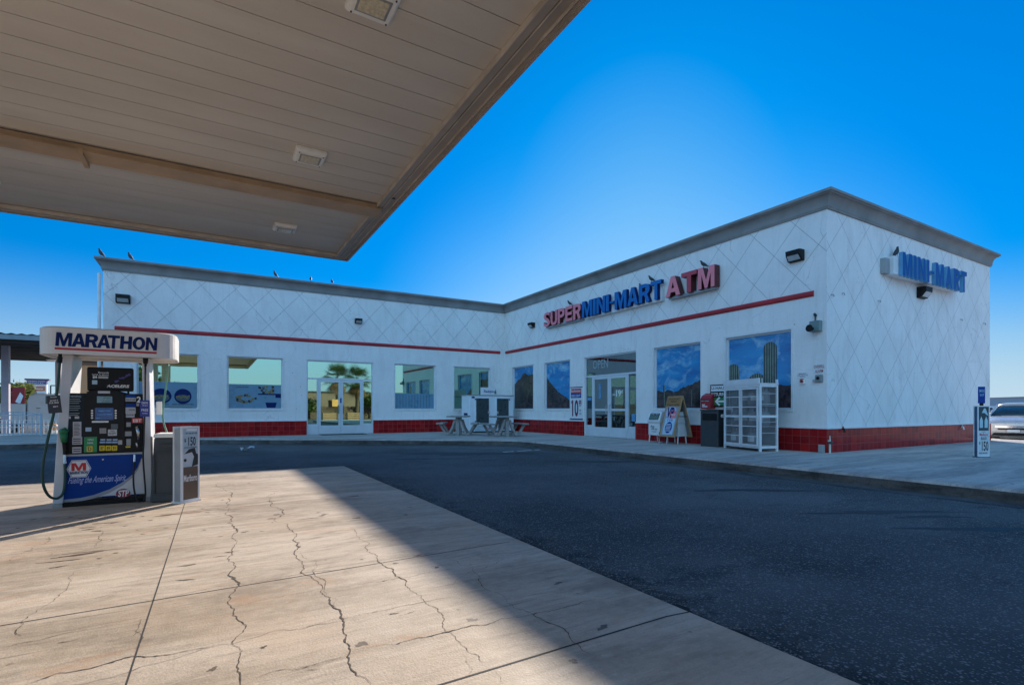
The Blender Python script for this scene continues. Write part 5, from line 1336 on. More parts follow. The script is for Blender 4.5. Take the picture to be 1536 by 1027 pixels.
b = MB(); pr(b, 490, 519, 542, 543, .006, .012); b.build('red_sticker', mk('ebt_red', (.55, .05, .05), .4), PUMP)
b = MB(); pt_(b, 'EBT', 496, 524, 537, 539, .0135, off=.02); b.build('red_sticker_text', M_TXTW, PUMP)
# media topper
ta0, tz1 = c1(268, 266); ta1, tz0 = c1(490, 392)
b = MB(); b.fbox(PF, ta0-.01, ta1+.01, 1.375, 1.665, -.09, -.03); b.build('media_panel', M_BLACK, PUMP, bevel=.018)
b = MB(); a0, z1 = c1(362, 352); a1, z0 = c1(472, 365); b.text(PF, 'ACELERE', a0, a1, c1(0, 364)[1]+.008, c1(0, 350)[1]+.012, -.0285, off=.02, shear=.2)
b.text(PF, 'TUS AHORROS', a0+.0, a1, 1.425, 1.445, -.0285, off=.012, shear=.2)
b.text(PF, 'Rewards', ta0+.10, ta0+.20, 1.59, 1.61, -.0285, off=.01); b.text(PF, 'GATIA AL MENOS', ta0+.04, ta0+.20, 1.565, 1.58, -.0285, off=.01); b.text(PF, '$6', ta0+.045, ta0+.09, 1.525, 1.56, -.0285, off=.03)
for z in (1.55, 1.54, 1.53): b.fbox(PF, ta0+.10, ta0+.195, z, z+.005, -.030, -.0285)
b.build('media_text', M_TXTW, PUMP)
b = MB(); b.fbox(PF, ta0+.04, ta0+.09, 1.455, 1.505, -.03, -.0285); b.build('media_tile', mk('tile_pale', (.35, .55, .65), .4), PUMP)
b = MB()
rr = random.Random(8)
for k in range(12): b.disc(PF, ta0+.27+k*.012, 1.50+k*.008+rr.uniform(-.012, .012), rr.uniform(.006, .016), -.03, -.0285+.0002*k, 6)
b.build('media_art', mk('art_purple', (.05, .04, .20), .4), PUMP)
b = MB()
for k in range(3): b.box(ta0+.1+k*.14, ta0+.12+k*.14, 7.95, 7.98, 1.33, 1.40)
b.build('media_bracket', M_BLACK, PUMP)
# valance: stadium in plan
def stadium(cx, cy, hl, hd, n=8):
    p = []; r = .24
    for (qx, qy, t0) in ((1, -1, -pi/2), (1, 1, 0), (-1, 1, pi/2), (-1, -1, pi)):
        for i in range(n+1): t = t0+pi/2*i/n; p.append((cx+qx*(hl-r)+r*cos(t), cy+qy*(hd-r)+r*sin(t)))
    return p
def stadium_old(cx, cy, hl, r, n=12):
    p = []
    for i in range(n+1): t = -pi/2+pi*i/n; p.append((cx+hl-r+r*cos(t), cy+r*sin(t)))
    for i in range(n+1): t = pi/2+pi*i/n; p.append((cx-hl+r+r*cos(t), cy+r*sin(t)))
    return p
vc = (-1.03, 8.12)
b = MB()
o_ = stadium(vc[0], vc[1], .665, .46); i_ = stadium(vc[0], vc[1], .645, .44)
b.loft([[(x, y, 1.82) for x, y in i_], [(x, y, 1.79) for x, y in i_], [(x, y, 1.785) for x, y in o_], [(x, y, 2.085) for x, y in o_], [(x, y, 2.10) for x, y in i_]])
b.build('valance', mk('valance_white', (.66, .64, .62), .35, var=.06), PUMP)
VF = F((0, vc[1]-.46, 0), (1, 0, 0), (0, -1, 0))
a0 = onY(82, 505, VF.o.y)[0]; a1 = onY(228, 510, VF.o.y)[0]
a0 = max(a0, vc[0]-.665+.46-.25); 
b = MB(); b.word(VF, 'MARATHON', -1.515, -.565, 1.872, 2.028, .001, .004, gap=.05, shear=.06); b.build('valance_lettering', M_NAVY, PUMP)
b = MB(); b.fbox(VF, -1.52, -.565, 1.832, 1.856, .001, .003); b.build('valance_line', mk('line_red', (.42, .015, .03), .4), PUMP)
# hoses and nozzles
def hose(pts, r_, m, nm):
    P_ = [Vector(p) for p in pts]; out = []
    for i in range(len(P_)-1):
        p0, p1, p2, p3 = P_[max(0, i-1)], P_[i], P_[i+1], P_[min(len(P_)-1, i+2)]
        for k in range(6):
            t = k/6; out.append(.5*((2*p1)+(-p0+p2)*t+(2*p0-5*p1+4*p2-p3)*t*t+(-p0+3*p1-3*p2+p3)*t*t*t))
    out.append(P_[-1]); b = MB(); b.tube(out, r_, 10); return b.build(nm, m, PUMP, smooth=True)
def hp(x, y, d): a, z = onY(50+x/3.31, 470+y/3.31, 7.9-d); return (a, 7.9-d, z)
M_GH = mk('green_hose', (.006, .05, .035), .45)
hose([hp(132, 240, .12), hp(120, 370, .14), hp(100, 500, .16), hp(68, 640, .18), hp(47, 760, .18), hp(50, 850, .17), hp(78, 905, .14), hp(118, 917, .10), hp(148, 890, .07), hp(158, 820, .05), hp(156, 740, .04)], .014, M_GH, 'hose')
b = MB(); b.tube([hp(134, 188, .12), hp(133, 215, .12)], .018, 8); b.tube([hp(133, 215, .12), hp(131, 245, .12)], .024, 8); b.build('hose_swivel', M_BLACK, PUMP)
b = MB(); b.tube([hp(156, 745, .04), hp(156, 700, .03)], .018, 8); b.build('hose_fitting', M_STEEL, PUMP)
hose([hp(556, 262, .08), hp(556, 400, .08), hp(552, 540, .07), hp(548, 640, .06), hp(545, 720, .06), hp(553, 830, .07), hp(556, 900, .06), hp(545, 935, .05)], .010, M_RUBBER, 'hose')
hose([hp(502, 730, .04), hp(497, 800, .05), hp(500, 870, .06), hp(515, 925, .06), hp(535, 935, .05)], .010, M_RUBBER, 'hose')
b = MB(); b.tube([hp(557, 222, .08), hp(557, 250, .08)], [.03, .024], 10); b.tube([hp(557, 250, .08), hp(557, 262, .08)], .014, 8); b.build('hose_swivel', M_BLACK, PUMP)
b = MB(); b.tube([hp(502, 735, .04), hp(503, 700, .03)], .014, 8); b.build('hose_fitting', M_STEEL, PUMP)
# green nozzle in its boot
b = MB(); b.tube([hp(140, 588, .05), hp(155, 584, .07), hp(168, 590, .06)], [.035, .045, .03], 10); b.tube([hp(150, 590, .06), hp(152, 640, .06)], [.04, .028], 10); b.build('nozzle', mk('nozzle_green', (.01, .16, .06), .4), PUMP, smooth=True)
b = MB(); b.tube([hp(154, 640, .05), hp(157, 700, .04)], [.022, .016], 8); b.build('nozzle_grip', M_BLACK, PUMP)
b = MB(); pr(b, 148, 575, 170, 700, .0, .018); b.build('nozzle_boot', M_BLACK, PUMP)
b = MB(); pr(b, 498, 552, 540, 668, .0, .02); b.build('nozzle_boot', M_BLACK, PUMP)
b = MB(); b.tube([hp(512, 560, .06), hp(520, 590, .07), hp(521, 625, .05)], [.014, .018, .01], 8); b.tube([hp(512, 640, .04), hp(516, 665, .04)], .012, 8); b.build('nozzle', M_STEEL, PUMP, smooth=True)
# hanging cards
b = MB(); 
def card(x0, y0, x1, y1, d, tilt, mats, words, nm='hang_card'):
    p0 = hp(x0, y0, d); p1 = hp(x1, y1, d); cx, cz = (p0[0]+p1[0])/2, (p0[2]+p1[2])/2; hw, hh = (p1[0]-p0[0])/2, (p0[2]-p1[2])/2
    up = Vector((sin(tilt), 0, cos(tilt))); rt = Vector((cos(tilt), 0, -sin(tilt)))
    fr = F((cx, 7.9-d, cz), rt, (0, -1, 0), up)
    b = MB(); b.fbox(fr, -hw, hw, -hh, hh, -.004, .004); o = b.build(nm, mats[0], PUMP, bevel=.003)
    b = MB()
    for (t, xa, xb, za, zb_) in words: b.text(fr, t, xa*hw, xb*hw, za*hh, zb_*hh, .0055, off=.01)
    b.build('card_text', mats[1], o); return o, fr, hw, hh
card(70, 406, 138, 494, .20, -.10, (mk('card_dark', (.015, .015, .03), .4), M_TXTW), [('Rewards', -.4, .5, .74, .9), ('JOIN', -.6, .6, .3, .5), ('FOR FREE', -.7, .7, .08, .25), ('earn', -.2, .5, -.35, -.2)])
card(530, 430, 578, 512, .11, .02, (mk('card_blue', (.02, .04, .28), .4), M_TXTW), [('DRIVE', -.7, .6, .55, .8), ('& save', -.5, .6, .3, .45), ('FREE', -.7, .7, -.35, -.05), ('today', -.5, .6, -.7, -.5)])
# far-side hose and card, seen past the post
hose([(-.50, 8.55, 1.78), (-.53, 8.60, 1.45), (-.56, 8.6, 1.0), (-.42, 8.6, .55), (-.40, 8.56, .25), (-.52, 8.5, .12)], .012, mk('green_hose_pale', (.10, .28, .20), .5), 'hose')
b = MB(); a, z = onY(239, 613, 8.55); b.fbox(F((0, 8.55, 0), (1, 0, 0), (0, -1, 0)), a-.035, a+.03, 1.08, 1.26, -.01, .01); b.build('hang_card', M_TXTW, PUMP, bevel=.004)
# waste bin leaning against the pump
r = thing('litter_bin', (-.53, 7.97, 0), 'dark grey tapered litter bin with a cream lid beside the fuel pump', 'bin')
x0b, x1b, x0t, x1t = -.655, -.375, -.615, -.335
b = MB(); b.loft([[(-.64, 7.72, 0), (-.375, 7.66, 0), (-.33, 8.08, 0), (-.60, 8.12, 0)], [(-.60, 7.74, .80), (-.345, 7.68, .80), (-.30, 8.12, .80), (-.57, 8.16, .80)]]); b.build('body', mk('bin_grey', (.05, .055, .06), .55, var=.2), r, bevel=.02)
b = MB(); b.loft([[(-.61, 7.73, .80), (-.34, 7.67, .80), (-.29, 8.13, .80), (-.575, 8.17, .80)], [(-.60, 7.75, .85), (-.35, 7.69, .85), (-.30, 8.11, .85), (-.57, 8.15, .85)]]); b.build('lid', M_CREAM, r, bevel=.015)
nrm = Vector((-.06, -.265, 0)).normalized(); f_ = F((-.50, 7.683, 0), (.265, -.06, 0), nrm)
b = MB()
for q in ((-.10, .10, .62, .635), (-.10, .10, .10, .115), (-.10, -.09, .115, .62), (.09, .10, .115, .62)): b.fbox(f_, q[0], q[1], q[2], q[3], -.01, .006)
b.build('moulding', M_DGREY, r)
b = MB(); b.fbox(f_, -.03, .10, .68, .72, .0, .012); b.build('handle', M_DGREY, r)

# two-sided kerb signs
def kerb_sign(label, loc, rz, style):
    r = thing('kerb_sign', (0, 0, 0), label, 'sign')
    fr = F((0, 0, 0), (1, 0, 0), (0, -1, 0)); h = .94 if style == 0 else 1.08; w_ = .125 if style == 0 else .165
    for s_ in (1, -1):
        f2 = F((0, -(.06 if style == 0 else .055)*s_, 0), (s_, 0, 0), (0, -s_, 0))
        b = MB(); b.fbox(f2, -w_, -w_+.02, .02, h, -.012, .012); b.fbox(f2, w_-.02, w_, .02, h, -.012, .012); b.fbox(f2, -w_+.02, w_-.02, h-.02, h, -.012, .012); b.fbox(f2, -w_+.02, w_-.02, .02, .04, -.012, .012)
        fo = b.build('frame', M_WHITE, r)
        W = w_-.02
        if style == 0:
            b = MB(); b.fbox(f2, -W, W, .44, h-.02, -.006, .004); b.build('sky_panel', mk('ad_sky', (.42, .52, .58), .35), fo)
            b = MB(); b.fbox(f2, -W, W, .04, .44, -.006, .0045); b.build('brown_panel', mk('ad_brown', (.13, .09, .065), .35), fo)
            if s_ == 1:
                b = MB(); b.fbox(f2, -W+.05, W-.01, h-.055, h-.03, .004, .0055); b.build('ad_strip', M_TXTW, fo)
                b = MB(); b.text(f2, '150', -W+.075, W-.03, .70, .81, .0055, off=.02); b.text(f2, '$', -W+.02, -W+.045, .745, .79, .0055); b.text(f2, 'BUY ONE GET ONE', -W+.04, W-.01, .845, .865, .0055); b.text(f2, 'LOYALTY PROGRAM', -W+.02, W-.02, .67, .69, .0055); b.build('ad_text', M_TXTK, fo)
                b = MB(); b.fpoly(f2, [(-W, .50), (-.02, .46), (.05, .56), (.03, .64), (-.06, .66), (-W, .60)], .0045, .007); b.build('art_pale', mk('art_pale', (.50, .55, .58), .4), fo)
                b = MB(); b.fpoly(f2, [(-.09, .60), (-.02, .66), (.06, .67), (.08, .60), (.10, .59), (W, .57), (W, .46), (.02, .44), (.05, .56), (.02, .62)], .0045, .008); b.disc(f2, -.075, .525, .02, .007, .0085, 12); b.build('art_dark', mk('art_dark', (.03, .028, .025), .4), fo)
                b = MB(); b.text(f2, 'Marlboro', -W+.012, W-.012, .26, .345, .0065, off=.012); b.build('ad_brand', M_TXTW, fo)
        else:
            b = MB(); b.fbox(f2, -W, W, .56, h-.02, -.006, .004); b.build('dark_panel', mk('ad_dark', (.015, .05, .07), .35), fo)
            b = MB(); b.fbox(f2, -W, W, .04, .56, -.006, .0045); b.build('white_panel', mk('ad_white', (.55, .62, .66), .4), fo)
            if s_ == 1:
                b = MB(); b.fpoly(f2, [(-.05, .93), (.02, 1.03), (.06, 1.02), (.13, .88), (.10, .88), (.03, .93)], .004, .006); b.fpoly(f2, [(-.11, .62), (-.02, .62), (-.02, .77), (-.065, .86), (-.11, .77)], .004, .006); b.fpoly(f2, [(.03, .62), (.12, .62), (.12, .77), (.075, .86), (.03, .77)], .004, .006); b.build('ad_art', mk('ad_art_pale', (.40, .60, .66), .4), fo)
                b = MB(); b.text(f2, 'Marlboro', -.11, .12, .45, .51, .006, off=.02); b.build('ad_brand', M_ACRED, fo)
                b = MB(); b.text(f2, 'BLACK', -.07, .09, .37, .43, .006, off=.02); b.text(f2, '150', -.05, .135, .14, .34, .006, off=.02); b.text(f2, '$', -.13, -.09, .27, .33, .006); b.text(f2, 'LIMITED TIME OFFER', -.13, .11, .08, .11, .006); b.text(f2, 'JUST', -.06, .05, .52, .54, .006); b.build('ad_text', M_TXTK, fo)
    b = MB(); b.box(-w_-.01, w_+.01, -.085, .085, 0, .02); b.build('base', M_WHITE if style == 0 else mk('sign_base', (.06, .12, .18), .5), r)
    b = MB()
    for sx in (-1, 1): b.box(sx*(w_-.012)-.006, sx*(w_-.012)+.006, -.05, .05, .02, h-.03)
    b.build('side_panel', M_GREY if style == 0 else mk('sign_side', (.03, .10, .20), .5), r)
    if style:
        b = MB(); b.box(-.04, .04, -.02, .02, h-.02, h+.06); b.build('stem', M_BLACK, r)
        f3 = F((0, -.012, 0), (1, 0, 0), (0, -1, 0))
        b = MB(); b.fbox(f3, -.10, .10, h+.05, h+.40, -.02, .0); b.build('topper', M_BLUE, r, bevel=.01)
        b = MB(); b.text(f3, 'SMOKE', -.08, .08, h+.28, h+.34, .0015); b.text(f3, 'SHOP', -.06, .06, h+.2, h+.25, .0015); b.build('topper_text', mk('topper_pale', (.3, .5, .6), .4), r)
    r.location = loc; r.rotation_euler = (0, 0, rz)
    if style: r.scale = (.74, .8, 1)
    return r
kerb_sign('tall white-framed cigarette price board at the right of the fuel pump', (-.255, 7.60, 0), radians(43), 0)
kerb_sign('tall narrow price board with a blue topper on the sidewalk at far right', (13.93, 4.32, SW), radians(-30), 1)

# litter on the asphalt
x, y = G(371, 676, -.02); rr = random.Random(2); b = MB()
vs = []
for i in range(5):
    for j in range(4): vs.append((x-.17+i*.085+rr.uniform(-.02, .02), y-.09+j*.06+rr.uniform(-.01, .01), -.01+rr.uniform(0, .13)))
b.add(vs, [(i*4+j, i*4+j+1, (i+1)*4+j+1, (i+1)*4+j) for i in range(4) for j in range(3)]); tag(recentre(b.build('crumpled_bag', mk('paper_white', (.45, .50, .54), .6)), (x, y, -.02)), 'crumpled white plastic bag lying on the asphalt beyond the price board', 'litter')
x, y = G(541, 664, -.0); b = MB(); b.loft([[(x+r_*cos(t), y+r_*.6*sin(t)*(1+.3*cos(3*t)), z) for t in [2*pi*k/9 for k in range(9)]] for r_, z in ((.13, -.02), (.11, .03), (.05, .07), (.01, .08))]); tag(recentre(b.build('wheel_stop_scrap', mk('scrap_red', (.10, .005, .02), .6)), (x, y, -.02)), 'small dark red lump at the kerb in front of the mirror-glazed doors', 'debris')

# ================================================================ BEYOND THE STORE, LEFT
r = thing('carport', (-14, 32, 0), 'flat-roofed grey carport left of the store with a corrugated roof edge', 'carport')
M_CPF = mk('carport_fascia', (.26, .30, .33), .6, var=.2); M_CPS = mk('carport_soffit', (.10, .09, .085), .7, var=.3, vs=2, stretch=(1, .2, 1))
b = MB(); b.box(-34, -4.6, 27, 27.06, 3.87, 4.06); b.box(-4.66, -4.6, 27.06, 38, 3.87, 4.06); b.build('fascia', M_CPF, r)
b = MB(); b.box(-34, -4.66, 27.06, 38, 3.93, 3.99)
for k in range(8): b.box(-34, -4.66, 27.6+k*1.4, 27.68+k*1.4, 3.80, 3.93)
b.build('soffit', M_CPS, r)
b = MB(); pts = []
xs = [-34+i*.075 for i in range(393)]
top = [(x, 4.09+.022*sin(i*pi/2)) for i, x in enumerate(xs)]
b.add([(x, 26.95, z) for x, z in top]+[(x, 38, z) for x, z in top], [(i, i+1, i+1+len(top), i+len(top)) for i in range(len(top)-1)])
b.build('corrugated_roof', M_GREY, r)
for x, y in ((-7.55, 30.0), (-7.3, 37.6), (-16, 30), (-16, 37.6), (-26, 30)):
    b = MB(); b.box(x-.12, x+.12, y-.12, y+.12, .0, 3.90); b.build('column', mk('column_mauve', (.36, .32, .38), .6), r)
b = MB(); x = onY(77, 537, 36)[0]; b.tube([(x, 36, 3.80), (x, 36, 3.70)], [.22, .16], 12); b.build('lamp', M_WHITE, r)

def railing(name, y, x0, x1, zb, zt, m, label, arch=False, dy=0.):
    r = thing(name, ((x0+x1)/2, y, 0), label, 'fence')
    b = MB(); n = int((x1-x0)/.13)
    for i in range(n+1):
        x = x0+(x1-x0)*i/n; zz = zt
        if arch: zz = zt+.10*abs(sin((x-x0)/1.3*pi))
        b.box(x-.011, x+.011, y-.011, y+.011, zb+.05, zz)
    b.build('pickets', m, r)
    b = MB(); b.box(x0, x1, y-.016, y+.016, zb+.08, zb+.12); b.box(x0, x1, y-.016, y+.016, zb+.55*(zt-zb), zb+.55*(zt-zb)+.035); b.box(x0, x1, y-.016, y+.016, zt-.04, zt)
    if arch:
        pts = [(x0+i*.1, y, zt+.10*abs(sin(i*.1/1.3*pi))) for i in range(int((x1-x0)/.1)+1)]; b.tube(pts, .014, 5)
    b.build('rail', m, r)
    k = x0
    while k <= x1+.01:
        b = MB(); b.box(k-.03, k+.03, y-.03, y+.03, 0, zt+.06); b.build('post', m, r); k += (x1-x0)/max(1, round((x1-x0)/3.9))
railing('metal_fence', 26.0, -13.4, -5.55, .15, .96, mk('fence_blue_grey', (.34, .42, .50), .5), 'pale metal picket fence with arched tops left of the fuel pump', True)
railing('picket_fence', 29.0, -12.0, -4.8, 0, .72, M_WHITE, 'white picket fence behind the arched metal fence')
# pickup
def wheel(root, c, r_, wd, axis='y'):
    x, y, z = c; b = MB(); ax = Vector((0, 1, 0)) if axis == 'y' else Vector((1, 0, 0)); c = Vector(c)
    b.tube([c-ax*wd/2, c-ax*(wd/2-.03), c+ax*(wd/2-.03), c+ax*wd/2], [r_*.93, r_, r_, r_*.93], 22); w_ = b.build('wheel', M_TIRE, root)
    b = MB(); b.tube([c-ax*(wd/2+.006), c+ax*(wd/2+.006)], r_*.6, 14); b.build('rim', M_GREY, w_)
M_TRK = mk('truck_white', (.66, .68, .70), .3, var=.05, coat=.4)
def pickup():
    x0, y0 = -9.75, 32.2; wd = 1.85
    r = thing('pickup_truck', (x0+2.7, y0+wd/2, 0), 'white pickup truck parked beyond the fences under the carport side', 'pickup truck')
    fr = F((0, y0, 0), (1, 0, 0), (0, -1, 0))
    def arch_pts(cx, r_, zb): return [(cx-r_*cos(t), zb+.0+r_*sin(t)) for t in [pi*k/8 for k in range(9)]]
    body = [(x0, .55)]+arch_pts(-8.35, .45, .50)+[(-7.42, .45), (-7.42, 1.42), (-7.9, 1.43), (x0, 1.43)]
    b = MB(); b.fpoly(fr, body, -wd, 0); b.build('bed', M_TRK, r, bevel=.03)
    b = MB(); b.box(x0+.1, -7.5, y0+.1, y0+wd-.1, 1.30, 1.44); b.build('bed_liner', M_BLACK, r)
    cab = [(-7.38, .45), (-5.75, .45), (-5.75, 1.40), (-6.15, 1.84), (-6.35, 1.90), (-7.1, 1.90), (-7.28, 1.84), (-7.38, 1.55)]
    b = MB(); b.fpoly(fr, cab, -wd, 0); b.build('cab', M_TRK, r, bevel=.06)
    b = MB(); b.fpoly(fr, [(-6.72, 1.42), (-5.95, 1.42), (-6.25, 1.78), (-6.72, 1.80)], -.005, .006); b.build('side_window', M_GLASSD, r)
    hood = [(-5.73, .50)]+arch_pts(-5.05, .44, .50)+[(-4.35, .5), (-4.3, 1.05), (-4.5, 1.28), (-5.73, 1.38)]
    b = MB(); b.fpoly(fr, hood, -wd, 0); b.build('front_end', M_TRK, r, bevel=.04)
    b = MB(); b.fbox(fr, -7.05, -6.9, 1.2, 1.23, .0, .02); b.build('door_handle', M_DGREY, r)
    for x in (-8.35, -5.05):
        for y in (y0+.14, y0+wd-.14): wheel(r, (x, y, .36), .38, .24)
    b = MB(); b.box(x0-.08, x0-.01, y0+.05, y0+wd-.05, .5, .66); b.build('bumper', M_CHROME, r)
pickup()
x, z = onY(81, 645, 29.5); r = thing('bollard', (x, 29.5, 0), 'small pale orange ball-topped bollard by the pump hose', 'bollard')
b = MB(); b.tube([(x, 29.5, 0), (x, 29.5, .25)], .12, 12); b.build('post', M_CREAM, r)
b = MB(); rg = [[(x+.16*cos(t)*sin(p), 29.5+.16*sin(t)*sin(p), .38-.16*cos(p)) for t in [2*pi*k/12 for k in range(12)]] for p in [pi*(j+.3)/8.6 for j in range(9)]]; b.loft(rg); b.build('ball', mk('orange_pale', (.65, .35, .18), .6), r, smooth=True)

# ---- foliage
def leafmat(name, a, c):
    m, t, b, o = nodes_of(name); inf = t.nodes.new('ShaderNodeObjectInfo'); g_ = t.nodes.new('ShaderNodeNewGeometry')
    col = mixcol(t, g_.outputs['Random Per Island'], a, c); t.links.new(col, b.inputs['Base Color']); b.inputs['Roughness'].default_value = .6
    tr = t.nodes.new('ShaderNodeBsdfTranslucent'); t.links.new(col, tr.inputs[0]); mx = t.nodes.new('ShaderNodeMixShader'); mx.inputs[0].default_value = .4
    t.links.new(b.outputs[0], mx.inputs[1]); t.links.new(tr.outputs[0], mx.inputs[2]); t.links.new(mx.outputs[0], o.inputs[0]); return m
M_LEAF = leafmat('leaf_green', (.03, .07, .015), (.12, .16, .03)); M_LEAF2 = leafmat('leaf_yellow_green', (.07, .11, .02), (.22, .22, .05)); M_PALM = leafmat('palm_green', (.04, .09, .02), (.13, .16, .04)); M_DRY = leafmat('dry_frond', (.22, .13, .06), (.36, .24, .12))
M_BARK = mk('bark', (.12, .08, .05), .9, var=.4, vs=8)
def tree(x, y, h, rad, label, m=None, n=1400, seed=1, ls=.16):
    rr = random.Random(seed); r = thing('tree', (x, y, -.1), label, 'tree', None)
    b = MB(); b.tube([(x, y, -.1), (x+.05, y, h*.25), (x, y+.05, h*.5)], [.06*h**.5, .045*h**.5, .03*h**.5], 8)
    cl = []
    for k in range(9):
        a = rr.uniform(0, 6.28); q = rr.uniform(.2, .75)*rad; zz = h*rr.uniform(.45, .85); cl.append((x+q*cos(a), y+q*sin(a), zz, rad*rr.uniform(.35, .55)))
        b.tube([(x, y, h*.3), (x+q*.5*cos(a), y+q*.5*sin(a), zz*.8), (x+q*cos(a), y+q*sin(a), zz)], [.03*h**.5, .02*h**.5, .008*h**.5], 5)
    b.build('trunk', M_BARK, r)
    b = MB()
    for k in range(n):
        cx, cy, cz, cr_ = rr.choice(cl); d = Vector((rr.gauss(0, 1), rr.gauss(0, 1), rr.gauss(0, .8))).normalized()*cr_*rr.uniform(.5, 1.08)
        p = Vector((cx, cy, cz))+d; u_ = Vector((rr.gauss(0, 1), rr.gauss(0, 1), rr.gauss(0, 1))).normalized(); v_ = u_.cross(Vector((rr.gauss(0, 1), rr.gauss(0, 1), 1))).normalized(); s_ = ls*rr.uniform(.5, 1.2)
        b.add([p-u_*s_, p+v_*s_*.5, p+u_*s_, p-v_*s_*.5], [(0, 1, 2, 3)])
    b.build('crown', m or M_LEAF, r)
x = onY(36, 590, 60)[0]; tree(x, 60, 3.5, 1.5, 'yellow green bushy tree beside the far purple-topped sign', M_LEAF2, 900, 3, .22)
x = onY(14, 590, 62)[0]; tree(x, 62, 3.6, 1.9, 'dark green tree behind the mauve carport column', M_LEAF, 900, 4, .24)
x = onY(2, 590, 66)[0]; tree(x-2, 66, 3.4, 1.8, 'low green tree at the very left edge', M_LEAF2, 700, 5, .24)
x = onY(72, 596, 130)[0]; tree(x, 130, 4.4, 3, 'small far tree to the right of the purple-topped sign', M_LEAF, 500, 9, .4)
# red and white board
x, z = onY(28, 592, 58); r = thing('banner_sign', (x, 58, 0), 'small red and white banner in front of the far trees', 'sign')
f_ = F((x, 58, 0), (1, 0, 0), (0, -1, 0)); b = MB(); b.tube([(x, 58.05, 0), (x, 58.05, 1.9)], .04, 6); b.build('post', M_GREY, r)
b = MB(); b.fbox(f_, -.4, .4, 1.4, 3.0, 0, .04); b.build('panel', M_RED, r); b = MB(); b.fpoly(f_, [(-.2, 1.8), (.1, 1.6), (.3, 2.3), (.1, 2.6)], .04, .05); b.build('mark', M_WHITE, r)
# pylon sign
y = 120; x0, z1 = onY(41, 568, y); x1, _ = onY(70, 568, y); z1 = 1.15+46/772*90.6; f_ = F((0, y, 0), (1, 0, 0), (0, -1, 0))
r = thing('pylon_sign', ((x0+x1)/2, y, 0), 'far shopping centre pylon sign with a purple top and red orange panel', 'sign')
b = MB(); b.fbox(f_, x0-.1, x0+.25, 0, z1-.9, -.8, 0); b.fbox(f_, x1-.3, x1, 0, z1-.9, -.8, 0); b.fbox(f_, x0+.25, x1-.3, 1.2, z1-.9, -.7, -.1); b.build('frame', M_WHITE, r)
b = MB(); b.fbox(f_, x0-.35, x1+.35, z1-.28, z1, -.9, .1); b.build('cap', mk('pylon_cap', (.10, .05, .09), .6), r)
b = MB(); b.fbox(f_, x0-.1, x1, z1-.95, z1-.28, -.8, .05); b.build('purple_panel', mk('pylon_purple', (.08, .07, .22), .5), r)
b = MB(); b.text(f_, 'Dentistry Center', x0+.05, x1-.15, z1-.58, z1-.33, .06, off=.01); b.text(f_, 'D E N T A L', x0+.3, x1-.4, z1-.88, z1-.68, .06, off=.01); b.build('lettering', M_TXTW, r)
b = MB(); b.fbox(f_, x0+.1, (x0+x1)/2, z1-2.1, z1-1.4, -.1, .03); b.build('red_panel', M_ACRED, r)
b = MB(); b.fbox(f_, (x0+x1)/2, x1-.2, z1-2.1, z1-1.3, -.1, .03); b.build('orange_panel', mk('pylon_orange', (.55, .16, .07), .5), r)
b = MB(); b.text(f_, 'Furniture', x0+.2, x1-.5, z1-1.9, z1-1.6, .04, off=.02); b.build('panel_lettering', M_TXTW, r)
b = MB(); b.fbox(f_, x0+.1, x1-.3, z1-2.75, z1-2.55, -.1, .02); b.fbox(f_, x0+.1, x1-.3, z1-3.2, z1-3.05, -.1, .02); b.build('tenant_strip', M_DGREY, r)
x = onY(76, 578, 80)[0]; zt = 1.15+36/772*60.8; r = thing('street_lamp', (x, 80, 0), 'thin dark street lamp with a square arm right of the far sign', 'street lamp')
b = MB(); b.tube([(x, 80, 0), (x, 80, zt)], .07, 6); b.build('pole', M_DGREY, r)
b = MB(); b.box(x, x+.9, 79.95, 80.05, zt-.06, zt+.06); b.box(x+.5, x+.95, 79.85, 80.15, zt-.1, zt-.02); b.build('lamp_head', M_DGREY, r)
# terracotta building behind the pump
y = 75; x0 = onY(117, 560, y)[0]; x00 = onY(108, 560, y)[0]
r = thing('terracotta_building', (x0+7, y+6, 0), 'terracotta block building with a cream flank seen through the top of the pump', 'building')
b = MB(); b.box(x0, x0+16, y, y+14, 0, 6.2); b.build('wall', mk('terracotta', (.75, .30, .13), .8, var=.15, vs=.5), r)
b = MB(); b.loft([[(x00-1.2, y+.3, 0), (x0-.02, y+.3, 0), (x0-.02, y+12, 0), (x00-1.2, y+12, 0)], [(x00-1.2, y+.3, 4.2), (x0-.02, y+.3, 6.6), (x0-.02, y+12, 6.6), (x00-1.2, y+12, 4.2)]]); b.build('flank', mk('cream_flank', (.62, .57, .47), .7), r)
b = MB(); b.box(x0-.1, x0+16.1, y-.1, y+14.1, 6.2, 6.5); b.build('roof_edge', mk('roof_edge_brown', (.2, .1, .06), .8), r)
# utility wires
for k, (z0_, z1_) in enumerate(((7.6, 7.0), (6.8, 6.4))):
    b = MB(); pts = [(-75+i*7.5, 50+i*2, 7.4-k*.8-1.0*sin(pi*i/10)) for i in range(11)]; b.tube(pts, .025, 4)
    tag(b.build('utility_wire', M_BLACK), ('upper utility wire crossing the pale sky at the far left', 'lower utility wire crossing the pale sky at the far left')[k], 'wire')

